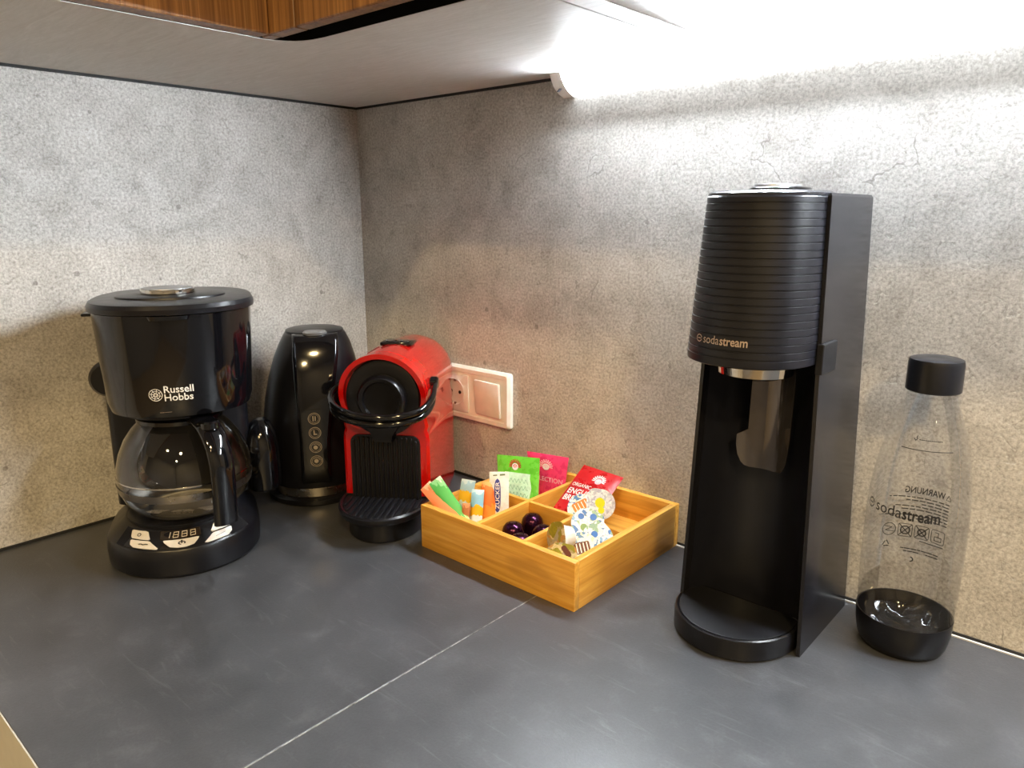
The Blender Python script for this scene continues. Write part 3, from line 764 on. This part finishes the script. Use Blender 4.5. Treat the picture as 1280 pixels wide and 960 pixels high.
FILM = lambda n, c: plain(n, c, .28, vary=.12, scale=90, bump=.3)
GREEN_F, PINK_F, RED_F = FILM('green_film', '#62bd35'), FILM('pink_film', '#ea3f74'), FILM('red_film', '#b3161d')
WHITE_F, PALEG = FILM('white_film', '#ece8e4'), plain('pale_green_print', '#c4e8cf', .4, vary=.15, scale=160)
INK_R = plain('red_ink', '#b2202c', .4); INK_WH = plain('white_ink', '#f2e8e6', .4); INK_PK = plain('pink_ink', '#f3b9c6', .4); INK_BL = plain('blue_ink', '#3b3f8c', .4)
INK_GR = plain('silver_green_ink', '#8fc3a2', .4)

def tea_emblem(P, pr, u0, v0, su, sv, rim, fill):
    a = nb(); poly(a, circ(0, -.12, .52, 20), lambda x, y: P(u0 + x * su, v0 + y * sv)); pr(a, fill)
    r = nb(); f2 = lambda x, y: Vector(P(u0 + x * su, v0 + y * sv)) + Vector((0, -2e-4, 1e-4))
    for i in range(11):
        t = math.radians(190 - 20 * i); strokes(r, [(.66 * math.cos(t), .66 * math.sin(t)), (1.0 * math.cos(t), 1.0 * math.sin(t))], .16, f2)
    strokes(r, circ(0, 0, .60, 16, -10, 190), .10, f2); strokes(r, circ(0, -.15, .32, 12, 0, 180), .10, f2); strokes(r, circ(0, -.15, .12, 10, 0, 300), .08, f2)
    pr(r, rim)

# green, pink and red tea bags
S = patch((.4095, -.1020, .0205), (.4655, -.0900, .0205), (.4440, -.0600, .0900), (.3770, -.0720, .0835), .003)
o, P, pr = sachet('tea_bag', S, GREEN_F, 'green tea sachet with pale patch leaning in the back left compartment', 'tea bag', 'tea bags in the bamboo box')
def area(bm, left, right, v0, v1, fn, nu=6, nv=8):
    for j in range(nv):
        va, vb = v0 + (v1 - v0) * j / nv, v0 + (v1 - v0) * (j + 1) / nv
        for i in range(nu):
            t0, t1 = i / nu, (i + 1) / nu
            poly(bm, [(left(va) * (1-t0) + right(va) * t0, va), (left(va) * (1-t1) + right(va) * t1, va), (left(vb) * (1-t1) + right(vb) * t1, vb), (left(vb) * (1-t0) + right(vb) * t0, vb)], fn)
    return bm
a = area(nb(), lambda v: .17 + .03 * math.sin(v * 20), lambda v: .82 + .02 * math.sin(v * 17), .06, .70, lambda x, y: S(x, y, 5e-4)); pr(a, PALEG)
tea_emblem(P, pr, .45, .82, .14, .12, INK_R, INK_WH)
a = nb()
for k_ in range(4):
    strokes(a, [(.24 + .52 * i / 26, .56 - .12 * k_ + .035 * math.sin(i * 1.4 + k_) + .01 * math.sin(i * 3.1)) for i in range(27)], .014, P)
pr(a, INK_GR)
S = patch((.4085, -.031, .0205), (.460, -.0285, .0205), (.4590, -.0160, .083), (.3865, -.0190, .0775), .0040)
o, P, pr = sachet('tea_bag', S, PINK_F, 'pink tea sachet leaning behind the green sachet', 'tea bag', 'tea bags in the bamboo box')
tea_emblem(P, pr, .50, .74, .17, .14, INK_PK, INK_WH)
pr(text_bm('SELECTION', .0105, lambda x, y: S(.16 + x / .068, .40 + y / .072, 9e-4), .015), INK_PK, 'lettering')
S = patch((.4835, -.1050, .0205), (.5450, -.1000, .0205), (.5475, -.0150, .0755), (.4845, -.0150, .0785), .0030)
o, P, pr = sachet('tea_bag', S, RED_F, 'red English breakfast tea sachet leaning against the back wall', 'tea bag', 'tea bags in the bamboo box')
tea_emblem(P, pr, .58, .82, .15, .09, INK_WH, INK_PK)
for s_, v_, z_, b_ in (('ORGANIC', .655, .0085, .008), ('ENGLISH', .535, .0135, .02), ('BREAKFAST', .425, .0135, .02)):
    pr(text_bm(s_, z_, (lambda v_: lambda x, y: S(.06 + x / .068, v_ + y / .112, 9e-4))(v_), b_, sx=.82), INK_WH, 'lettering')

# sugar and creamer sticks standing in the front left compartment
def stick(bot, top, w, mat, label, thick=.0022, side=None):
    bot, top = Vector(bot), Vector(top); up = (top - bot)
    view = Vector((.63, -.75, 0)) if side is None else Vector(side)
    sd = up.cross(view).normalized() * (-w / 2)
    sd = view.cross(up).normalized() * (-w / 2)
    S = patch(bot - sd, bot + sd, top + sd, top - sd, thick)
    if (Vector(S(.5, .5, .01)) - Vector(S(.5, .5, -.01))).dot(view) < 0:
        S = patch(bot + sd, bot - sd, top - sd, top + sd, thick)
    return S, sachet('stick_sachet', S, mat, label, 'stick sachet', 'stick sachets in the bamboo box', 6, 14)
PEACH = banded('peach_stick_film', [(0, '#f4e7dc'), (.25, '#e98a5c'), (.86, '#f1b48e'), (.95, '#f4dccb')], noise=5)
GRN = banded('green_stick_film', [(0, '#e7d9a0'), (.3, '#c8dd9b'), (.45, '#55b45c'), (.86, '#8ccf8f'), (.94, '#d8efd6')], noise=5)
BLU = banded('blue_yellow_film', [(0, '#bfe0ee'), (.42, '#cfe6ee'), (.58, '#f0bf2d'), (.78, '#a8cfe6'), (.93, '#cfe4ef')], noise=4)
BLU2 = banded('blue_gold_film', [(0, '#c9e4ee'), (.35, '#e7eef0'), (.46, '#f2b318'), (.66, '#8cc3de'), (.93, '#b9dbe9')], noise=3)
ORG = banded('orange_film', [(0, '#e9722a'), (.3, '#ef8a2c'), (.55, '#e8702a'), (.9, '#ee9a55')], noise=9)
BRN = banded('brown_film', [(0, '#8f5535'), (.5, '#a9663c'), (.9, '#c98d5f')], noise=6)
stick((.464, -.2045, .0215), (.3775, -.2055, .0765), .0165, PEACH, 'peach orange stick sachet leaning out over the left front corner', .0016, (.55, -.80, .35))
stick((.462, -.1985, .0215), (.388, -.199, .0845), .0175, GRN, 'green stick sachet leaning left beside the peach one', .0018, (.55, -.80, .35))
stick((.4205, -.188, .0198), (.4275, -.178, .0885), .0175, BLU, 'taller pale blue and yellow stick sachet')
stick((.441, -.2005, .0198), (.4355, -.1905, .0635), .010, BRN, 'narrow brown stick between the two blue sticks', .0015)
stick((.4455, -.187, .0198), (.4375, -.172, .0765), .0155, BLU2, 'shorter blue stick sachet with golden middle')
stick((.4475, -.167, .0198), (.4355, -.150, .0805), .0185, ORG, 'bright orange stick sachet left of the white one')
S, (o, P, pr) = stick((.4540, -.152, .0205), (.4435, -.140, .0925), .0245, WHITE_F, 'white paper stick sachet with oval blue logo', .0028)
ov = lambda v: .17 * max(0, 1 - abs((v - .60) / .29) ** 3.2) ** .5
a = area(nb(), lambda v: .42 - ov(v), lambda v: .42 + ov(v), .31, .89, lambda x, y: S(x, y, 6e-4), 4, 18); pr(a, INK_BL)
pr(text_bm('ZUCKER', .0070, lambda x, y: S(.52 - y / .0245, .37 + x / .0735, 1.0e-3), .01, fit=.034), INK_WH, 'lettering')
a = nb(); strokes(a, [(.2, .94), (.4, .945)], .02, P); strokes(a, [(.55, .95), (.8, .955)], .03, P); pr(a, plain('olive_ink', '#5c6a45', .5))

# coffee capsules -------------------------------------------------
PURPLE = plain('aubergine_foil', '#3a1730', .2, metal=.85, vary=.15)
def capsule():
    t = empty('coffee_capsule', (0, 0, 0))
    obj('cup', lathe(nb(), [(.0150, .0009), (.0146, .004), (.0135, .0175), (.0122, .0225), (.0090, .0268), (.0050, .0280), (.0042, .0272), (.0036, .0286), (.0005, .0290)], 36), PURPLE, t, 50)
    obj('rim', lathe(nb(), [(.0150, 0), (.0164, .0002), (.0166, .0010), (.0150, .0014)], 36), PURPLE, t, 50)
    return t
def dup(root, loc, rot=None, name=None):
    r = root.copy(); COL.objects.link(r); r.location = loc
    if rot: r.rotation_euler = rot
    for ch in list(root.children):
        c = ch.copy(); COL.objects.link(c); c.parent = r
        for g_ in ch.children: d = g_.copy(); COL.objects.link(d); d.parent = c
    return r
c0 = capsule()
for i, (x, y, z, lab) in enumerate([(.4925, -.1685, FZ, 'leftmost dark purple coffee capsule in the middle compartment'), (.4935, -.1340, FZ + .0035, 'back left purple coffee capsule, the tallest-looking of four'),
                                (.5205, -.1880, FZ, 'front purple coffee capsule, mostly behind the box front'), (.5255, -.1520, FZ, 'right purple coffee capsule beside the creamer cups')]):
    o = c0 if i == 0 else dup(c0, (0, 0, 0)); o.location = (x, y, FZ); tag(o, lab, 'capsule', 'coffee capsules in the bamboo box')

# creamer cups ----------------------------------------------------
def foil(name, palette, scale, seed):
    k = NT(name); v = k.coord((1, 1, 1), (seed, seed * 1.7, 0))
    nz = k.n('ShaderNodeTexNoise'); nz.inputs['Scale'].default_value = 90; k.l(v, nz.inputs['Vector'])
    sc2 = k.n('ShaderNodeVectorMath', operation='SCALE'); sc2.inputs['Scale'].default_value = .012; k.l(nz.outputs['Color'], sc2.inputs[0])
    ad = k.n('ShaderNodeVectorMath', operation='ADD'); k.l(v, ad.inputs[0]); k.l(sc2.outputs[0], ad.inputs[1])
    vo = k.n('ShaderNodeTexVoronoi'); vo.inputs['Scale'].default_value = scale; k.l(ad.outputs[0], vo.inputs['Vector'])
    sp2 = k.n('ShaderNodeSeparateColor'); k.l(vo.outputs['Color'], sp2.inputs[0])
    n_ = len(palette)
    c = k.ramp(sp2.outputs[0], [(i / n_, lin(p)) for i, p in enumerate(palette)], 'CONSTANT')
    ln = k.math('LESS_THAN', k.math('FRACT', k.math('MULTIPLY', vo.outputs['Distance'], 3.3)), .22)
    c = k.mix(k.math('MULTIPLY', ln, .35), c, lin('#77736a'))
    k.base(c); k.b.inputs['Roughness'].default_value = .3; k.b.inputs['Metallic'].default_value = .1
    return k.m
CUPW = plain('white_cup_plastic', '#eeece8', .35)
F_GOLD = foil('meadow_foil', ['#a89a75', '#8d8a2c', '#cdbf95', '#b98a4f', '#d8d0b4', '#a7a49a'], 140, 1.1)
F_PEAR = foil('pear_foil', ['#d9d9da', '#bcbcc4', '#e8e8e6', '#cfcfd6', '#b5b2c0', '#dedfe0'], 330, 2.3)
F_BLUE = foil('blossom_foil', ['#e5ebf2', '#dfe6ee', '#4e7fc0', '#e9eef3', '#9bb69a', '#8bb6da', '#e7e9ea'], 190, 3.9)
F_BLU2 = foil('dotted_foil', ['#dfe3e6', '#c9d7e2', '#e9e9e6', '#3f78b4', '#dde2e4', '#c9cdb9'], 260, 5.2)
def creamer_meshes():
    n = 54; rings = []
    for r, z, am in [(.0110, 0, 0), (.0122, .0008, .2), (.0130, .003, .5), (.0148, .0135, .5), (.0152, .0150, 0), (.0158, .0160, 0), (.0158, .0195, 0)]:
        rings.append([((r - am * .0007 * (i % 3 == 0)) * math.cos(2*PI*i/n), (r - am * .0007 * (i % 3 == 0)) * math.sin(2*PI*i/n), z) for i in range(n)])
    return loft(nb(), rings)
def lid_bm():
    n = 48; o = []
    for i in range(n):
        a = 2 * PI * i / n; r = .0182 + .0035 * max(0, math.cos(a)) ** 14; o.append((r * math.cos(a), r * math.sin(a)))
    return prism(nb(), o, .0196, .0200)
proto_cup = creamer_meshes(); pm = bpy.data.meshes.new('cup'); proto_cup.normal_update(); bmesh.ops.recalc_face_normals(proto_cup, faces=proto_cup.faces[:]); proto_cup.to_mesh(pm); proto_cup.free()
pm.shade_smooth(); pm.set_sharp_from_angle(angle=math.radians(25)); pm.materials.append(CUPW)
def creamer(center, nrm, foil_m, label, spin=0):
    """center of the lid disc, nrm = direction the foil lid faces."""
    t = empty('creamer_cup', (0, 0, 0)); q = Vector(nrm).normalized().to_track_quat('Z', 'Y')
    M = Matrix.Translation(center) @ q.to_matrix().to_4x4() @ Matrix.Rotation(math.radians(spin), 4, 'Z') @ Matrix.Translation((0, 0, -.020))
    t.matrix_world = M; t.rotation_mode = 'QUATERNION'; t.matrix_world = M
    c = bpy.data.objects.new('cup', pm); COL.objects.link(c); c.parent = t
    lo_ = obj('foil_lid', lid_bm(), foil_m, t, 30)
    tag(t, label, 'creamer', 'creamer cups in the bamboo box')
    return t, lo_
def lid_print(lid, shapes, mat, nm='print'):
    a = nb()
    for s_ in shapes: poly(a, s_, lambda x, y: (x, y, .02025))
    return obj(nm, a, mat, lid, 0)
OLIVE = plain('olive_print', '#8f8b22', .4, vary=.2, scale=300); YEL = plain('lemon_print', '#d6d11c', .4); ORNG = plain('orange_print', '#e07a2a', .4); BRNP = plain('chocolate_print', '#5b2620', .4)
BLUP = plain('cornflower_print', '#3d6fb6', .4); GRNP = plain('leaf_print', '#7f9a62', .4)
t, l = creamer((.5660, -.1790, .0535), (-.30, -.93, .16), F_GOLD, 'creamer cup on edge with olive meadow foil, foremost and leftmost', 70)
lid_print(l, [rrect(-.004, .003, .012, .0155, .003)], OLIVE); lid_print(l, [circ(-.006, -.005, .0045, 14)], plain('cream_print', '#d9cba0', .4))
t, l = creamer((0.5850, -0.1960, 0.0400), (.45, -.75, .35), F_GOLD, 'creamer cup with olive foil low in the front right corner', 40)
lid_print(l, [rrect(-.011, .001, .006, .013, .003)], OLIVE); lid_print(l, [rrect(.008, -.004, .014, .010, .0025)], BRNP)
t, l = creamer((0.5905, -0.1620, 0.0430), (.58, -.58, .55), F_BLU2, 'creamer cup with brown wafer print on white foil', 10)
lid_print(l, [rrect(-.009, -.006, .009, .007, .002)], BRNP)
a = nb()
for k_ in range(4): strokes(a, [(-.006 + .004 * k_, -.0045), (-.006 + .004 * k_, .0055)], .0011, lambda x, y: (x, y, .0204))
obj('lettering', a, INK_WH, l, 0)
t, l = creamer((0.5955, -0.1400, 0.0490), (.50, -.55, .66), F_BLUE, 'creamer cup with blue blossoms beside the right box side', 80)
lid_print(l, [circ(.004, .004, .004, 10), circ(-.006, -.004, .003, 10)], BLUP)
t, l = creamer((0.5750, -0.1330, 0.0590), (.55, -.60, .60), F_BLUE, 'creamer cup with blue flowers and green pot on top of the pile', 20)
lid_print(l, [circ(-.003, .010, .0038, 9), circ(.010, .004, .0042, 9)], BLUP); lid_print(l, [circ(-.005, -.003, .0042, 12)], GRNP)
t, l = creamer((0.5660, -0.0920, 0.0675), (.72, -.55, .42), F_PEAR, 'creamer cup with yellow pears on grey foil, highest at the back', 120)
lid_print(l, [circ(.002, .000, .0062, 14), circ(-.006, .004, .004, 12)], YEL)
t, l = creamer((0.5450, -0.1010, 0.0590), (.42, -.62, .55), F_BLU2, 'creamer cup with orange print in front of the red sachet', 30)
lid_print(l, [rrect(-.010, -.007, .010, .010, .002)], ORNG)
a = nb()
for k_ in range(4): strokes(a, [(-.0065 + .0045 * k_, -.005), (-.0065 + .0045 * k_, .008)], .0009, lambda x, y: (x, y, .0204))
obj('lettering', a, INK_WH, l, 0)

# ------------------------------------------------------------------ soda maker
so = empty('soda_maker', (.7665, -.132, 0)); tag(so, 'tall black soda water maker with ribbed head beside the clear bottle', 'soda maker')
# local: front is -Y; world side panel at x = .83 (local .0635)
BR = .0652
obj('base_tray', loft(nb(), [dring(a - .0045, b - .001, .02, z, 2, 6, 72, -.0045) for a, b, z in ((.0625, .0625, 0), (.0650, .0650, .0025), (BR, BR, .018), (.0645, .0645, .0215), (.0630, .0630, .0225), (.0615, .0615, .0215))]), BLACK_SATIN, so, 40)
obj('drip_plate', loft(nb(), [dring(a - .0045, b - .001, .018, z, 2, 6, 64, -.0045) for a, b, z in ((.0605, .0605, .0212), (.0605, .0605, .0222), (.059, .059, .0226))]), BLACK_MATT, so, 40)
# column: back wall with two side cheeks, tapering a little upwards
def col_ring(z):
    t = z / .425; xr = .0640 - .0140 * t; xl = -.0640 + .0095 * t; yf = -.010 + .011 * t; yb = .117 - .004 * t
    return xr, xl, yf, yb
def cheek(right):
    rings = []
    for z in (.0004, .30, .424, .4265):
        xr, xl, yf, yb = col_ring(min(z, .424)); e = .0015 if z > .425 else 0
        if right: xa, xb = xr - .0035, xr
        else: xa, xb = xl, xl + .0035
        rings.append([(xa + e, yf + e, z), (xb - e, yf + e, z), (xb - e, yb - e, z), (xa + e, yb - e, z)])
    return loft(nb(), rings)
sp3 = obj('side_panel', cheek(True), SODA_SIDE, so, 0)
obj('side_panel', cheek(False), SODA_SIDE, so, 0)
bk = nb(); rings = []
for z in (.0004, .4225):
    xr, xl, yf, yb = col_ring(z); w0, w1 = xl + .0036, xr - .0036
    front = [(w0 + (w1 - w0) * i / 14, yf + .012 + .050 * math.sin(PI * i / 14) ** .8) for i in range(15)]
    rings.append([(x, y, z) for x, y in front] + [(w1, yb - .002, z), (w0, yb - .002, z)])
loft(bk, rings); obj('column', bk, BLUE_BLACK, so, 30)
# ribbed head
HB, HT = .279, .4245
def head_ring(z, off=0.0):
    t = (z - HB) / (HT - HB)
    rx = .0580 - .0070 * t + off; yf = .0655 - .012 * t + off
    return dring(rx, yf, .034, z, 2.15, 7, 80, -.0070 + .0025 * t)
rings = [head_ring(HB, -.003), head_ring(HB + .0012, -.0006), head_ring(HB + .006)]
z = HB + .0075; pitch = .00655
while z < HT - .0055:
    rings += [head_ring(z, 0), head_ring(z + .0003, -.0008), head_ring(z + .0010, -.0008), head_ring(z + .0016, -.0001)]
    z += pitch
rings += [head_ring(HT - .0015), head_ring(HT, -.0012)]
hdm = nb(); loft(hdm, rings); hd_ = obj('head', hdm, BLUE_BLACK, so, 25)
def head_front(x, z):
    t = (z - HB) / (HT - HB); rx = .0580 - .0070 * t; yf = .0655 - .012 * t; cx = -.0070 + .0025 * t
    q = max(0, 1 - (abs(x - cx) / rx) ** 2.15); return -yf * q ** (1 / 2.15)
tc = [dring(a - .0134, b - .0125, .033, z_, 2.15, 7, 80, -.0045) for a, b, z_ in ((.0640, .0645, HT), (.0640, .0645, HT + .0022), (.0600, .0600, HT + .0042), (.035, .035, HT + .0055))]
obj('head_cap', loft(nb(), tc), plain('soda_top_plate', '#26262c', .18, coat=.3), so, 40)
sbt = obj('press_button', loft(nb(), [sring(a, b, z_, 2.3, 48, .001, .012) for a, b, z_ in ((.024, .031, HT + .0048), (.0242, .0312, HT + .0068), (.0225, .0295, HT + .0078))]), BLACK_GLOSS, so, 40)
obj('button_top', loft(nb(), [sring(a, b, z_, 2.3, 48, -.002, .012) for a, b, z_ in ((.0185, .026, HT + .0078), (.0180, .0255, HT + .0098), (.010, .015, HT + .0106))]), GREY_METAL, sbt, 40, label='pale grey button top')
obj('nozzle_ring', lathe(nb(), [(.0315, .2655), (.0335, .2665), (.0345, .2790), (.033, .2795)], 56, -.002, -.006), CHROME, so, 40, label='chrome ring under the head')
obj('nozzle', lathe(nb(), [(.008, .2622), (.012, .2615), (.024, .2628), (.030, .2655)], 40, -.002, -.006), BLACK_GLOSS, so, 40)
# curved glossy bottle cradle hanging under the head
cr_ = nb(); outl = [(-.026, .186), (-.0255, .178), (-.021, .1665), (-.014, .1625), (.012, .1625), (.0195, .1645), (.0245, .176), (.0265, .20), (.0278, .2788), (-.0165, .2788), (-.0172, .202), (-.0225, .1985), (-.026, .195)]
outl = outl
def cradle_y(x): return .014 + .016 * (1 - (x / .032) ** 2)
crow = [(.1630, -.014, .012), (.1645, -.0185, .0180), (.168, -.0215, .0212), (.176, -.0245, .0240), (.186, -.026, .0252), (.1965, -.026, .0262), (.1985, -.0225, .0263), (.202, -.0172, .0265), (.24, -.0168, .0272), (.2788, -.0165, .0278)]
crings = []
for z_, a0, a1 in crow:
    xs = [a0 + (a1 - a0) * i / 10 for i in range(11)]
    crings.append([(x, cradle_y(x), z_) for x in xs] + [(x, cradle_y(x) - .0018, z_) for x in xs[::-1]])
loft(cr_, crings)
obj('bottle_cradle', cr_, plain('smoked_mirror', '#6a6461', .08, metal=.85), so, 50, label='glossy dark cradle plate in the recess')
ltch = nb(); t_ = col_ring(.285); add_box(ltch, (t_[0] - .004, t_[2] - .0012, .271), (t_[0] + .0025, t_[2] + .034, .2985), .001, 2)
obj('latch', ltch, BLACK_MATT, sp3, 0)
# name on the head
fh_ = lambda x0, z0: (lambda x, y: (x0 + x, head_front(x0 + x, z0 + y + .002) - .0009, z0 + y))
tx = text_bm('soda', .0108, fh_(-.0285, .2985), -.004, fit=.0165); text_bm('stream', .0108, fh_(-.0114, .2985), .016, bm=tx, fit=.0245)
obj('lettering', tx, plain('silver_rose_print', '#b9a79c', .35, metal=.3), hd_, 0)
em = nb(); fe = fh_(-.0335, .3017)
strokes(em, circ(0, 0, .0030, 22, 15, 345), .0008, fe); strokes(em, [(-.0015, 0), (.0018, 0)], .0008, fe)
obj('emblem', em, MATS['silver_rose_print'], hd_, 0)

# ------------------------------------------------------------------ clear bottle
CLEAR = thin_clear('clear_bottle_plastic', '#f9f9f9', .40, haze=.014, haze_col='#cfccc8')
bo = empty('soda_bottle', (.8935, -.0485, 0)); tag(bo, 'clear plastic soda bottle with black cap and base beside the soda maker', 'bottle')
BP = [(.0415, .0340), (.0424, .050), (.0430, .075), (.0433, .105), (.0430, .135), (.0419, .158), (.0397, .178), (.0362, .197), (.0316, .215), (.0262, .232), (.0208, .245), (.0192, .2490), (.0188, .2515), (.0186, .256), (.0185, .262)]
def br_(z):
    for (r0, z0), (r1, z1) in zip(BP[:-1], BP[1:]):
        if z0 <= z <= z1: return r0 + (r1 - r0) * (z - z0) / (z1 - z0)
    return BP[0][0]
obj('bottle_body', lathe(nb(), BP, 72, cap0=False, cap1=False), CLEAR, bo, 60)
obj('neck_ring', lathe(nb(), [(.0191, .2485), (.0206, .2495), (.0190, .2505)], 56, cap0=False, cap1=False), CLEAR, bo, 60)
obj('base_cup', lathe(nb(), [(.033, 0), (.0365, .0015), (.0394, .008), (.0415, .020), (.0423, .0335), (.0421, .0345), (.0413, .0342)], 72, cap1=False), BLACK_SATIN, bo, 45)
# petal-like clear floor of the bottle over the black cup
fl = nb(); n = 60; rings = []
for r, z_, am in ((.0412, .0338, 0), (.0385, .026, .2), (.033, .0165, .8), (.024, .0115, 1), (.012, .014, .5), (.002, .0175, 0)):
    rings.append([(r * math.cos(2*PI*i/n), r * math.sin(2*PI*i/n), z_ + am * .0028 * math.cos(5 * 2*PI*i/n) + am * .0008 * math.cos(15 * 2*PI*i/n + 1)) for i in range(n)])
loft(fl, rings, False, True); obj('bottle_floor', fl, BLACK_GLOSS, bo, 60, label='shiny dark bottle floor')
kn = nb(); n = 64; rings = []
for r, z_ in ((.0218, .2535), (.0229, .2545), (.0227, .2790), (.0219, .2825), (.0190, .2835), (.008, .2832)): rings.append([(r * math.cos(2*PI*i/n), r * math.sin(2*PI*i/n), z_) for i in range(n)])
loft(kn, rings); obj('cap', kn, plain('bottle_cap', '#101219', .3), bo, 40)
def on_b(deg0, z0, mirror=False, slant=0.0):
    """wrap flat x,y round the bottle; mirror = read from inside (printed on the far side)."""
    def f(x, y):
        z_ = z0 + y; r = br_(z_) + .0003
        a = math.radians(deg0) + x / .0432
        return (r * math.cos(a), r * math.sin(a), z_)
    return f
# front logo; angles run counter-clockwise, the viewer stands near -79 degrees
tx = text_bm('soda', .0150, on_b(-130, .1420), -.002, fit=.0268); text_bm('stream', .0150, on_b(-94.2, .1420), .022, bm=tx, fit=.0310)
obj('lettering', tx, PRINT_K, bo, 0)
em = nb(); fe = on_b(-140, .1460); strokes(em, circ(0, 0, .0042, 24, 15, 345), .001, fe); strokes(em, [(-.002, 0), (.0024, 0)], .001, fe); obj('emblem', em, PRINT_K, bo, 0)
# fill line and small marks
fl_ = nb(); strokes(fl_, [(-.030 + .0030 * i, 0) for i in range(19)], .0007, on_b(-72, .2055)); strokes(fl_, [(-.012, .014), (-.010, .0125), (-.0085, .014), (-.0095, .0155), (-.0085, .0165)], .0008, on_b(-80, .2010))
for i in range(12): strokes(fl_, [(-.006 + .0021 * i, .0135), (-.0050 + .0021 * i, .0135)], .0009, on_b(-80, .2010))
obj('fill_line', fl_, PRINT_K, bo, 0)
# warning print on the far side, seen through the bottle (mirrored from here)
WA = 62   # left edge of the rear print, seen mirrored: at the right from the front
bw = nb()
def rear(z0): return on_b(WA, z0)
rnd = random.Random(3)
wt_ = text_bm('WARNUNG', .0095, lambda x, y: on_b(WA, .1395)(x + .0062, y), .016, fit=.036)
obj('lettering', wt_, PRINT_K, bo, 0)
strokes(bw, [(0, 0), (.005, 0), (.0025, .0052)], .0006, rear(.1395), True)
for row, (z_, L0) in enumerate(((.1350, .056), (.1318, .040), (.1286, .026), (.1254, .050), (.1222, .044), (.1190, .020), (.1158, .066), (.1126, .030))):
    x = .0015
    while x < L0:
        w = rnd.uniform(.0025, .0065); strokes(bw, [(x, 0), (min(L0, x + w), 0)], .0011, rear(z_)); x += w + .0018
for k_ in range(3):
    x0 = .002 + k_ * .0148; strokes(bw, rrect(x0, .0925, x0 + .0125, .1060, .0018, 3), .0006, rear(0), True)
    if k_ == 0: strokes(bw, [(x0 + .003, .095), (x0 + .0095, .095), (x0 + .0095, .099), (x0 + .003, .099)], .0007, rear(0), True); strokes(bw, [(x0 + .006, .099), (x0 + .006, .1035), (x0 + .009, .1035)], .0007, rear(0))
    else:
        strokes(bw, [(x0 + .001, .0935), (x0 + .0115, .105)], .0009, rear(0)); strokes(bw, [(x0 + .001, .105), (x0 + .0115, .0935)], .0009, rear(0))
        strokes(bw, circ(x0 + .0062, .0992, .003 + .0006 * k_, 10), .0012, rear(0), True)
strokes(bw, circ(.0530, .0995, .0065, 22), .0007, rear(0), True); strokes(bw, [(.0485, .097), (.0565, .0985), (.0500, .1015), (.0575, .103)], .0007, rear(0))
strokes(bw, [(.002, .0900), (.024, .0900)], .0009, rear(0))
for k_ in range(3):
    a = math.radians(90 + 120 * k_); b = math.radians(90 + 120 * (k_ + 1)); cx, cz = .0545, .0835
    strokes(bw, [(cx + .0046 * (math.cos(a) * .85 + math.cos(b) * .15), cz + .0046 * (math.sin(a) * .85 + math.sin(b) * .15)), (cx + .0046 * (math.cos(a) * .25 + math.cos(b) * .75), cz + .0046 * (math.sin(a) * .25 + math.sin(b) * .75))], .0011, rear(0))
for z_, a0, L0 in ((.0800, .006, .040), (.0770, .006, .017), (.0770, .024, .038)):
    x = a0
    while x < L0: w = rnd.uniform(.002, .005); strokes(bw, [(x, 0), (min(L0, x + w), 0)], .0011, rear(z_)); x += w + .001
strokes(bw, circ(.030, .0690, .0022, 8, 90, 270), .0012, rear(0))
obj('warning_print', bw, PRINT_K, bo, 0)
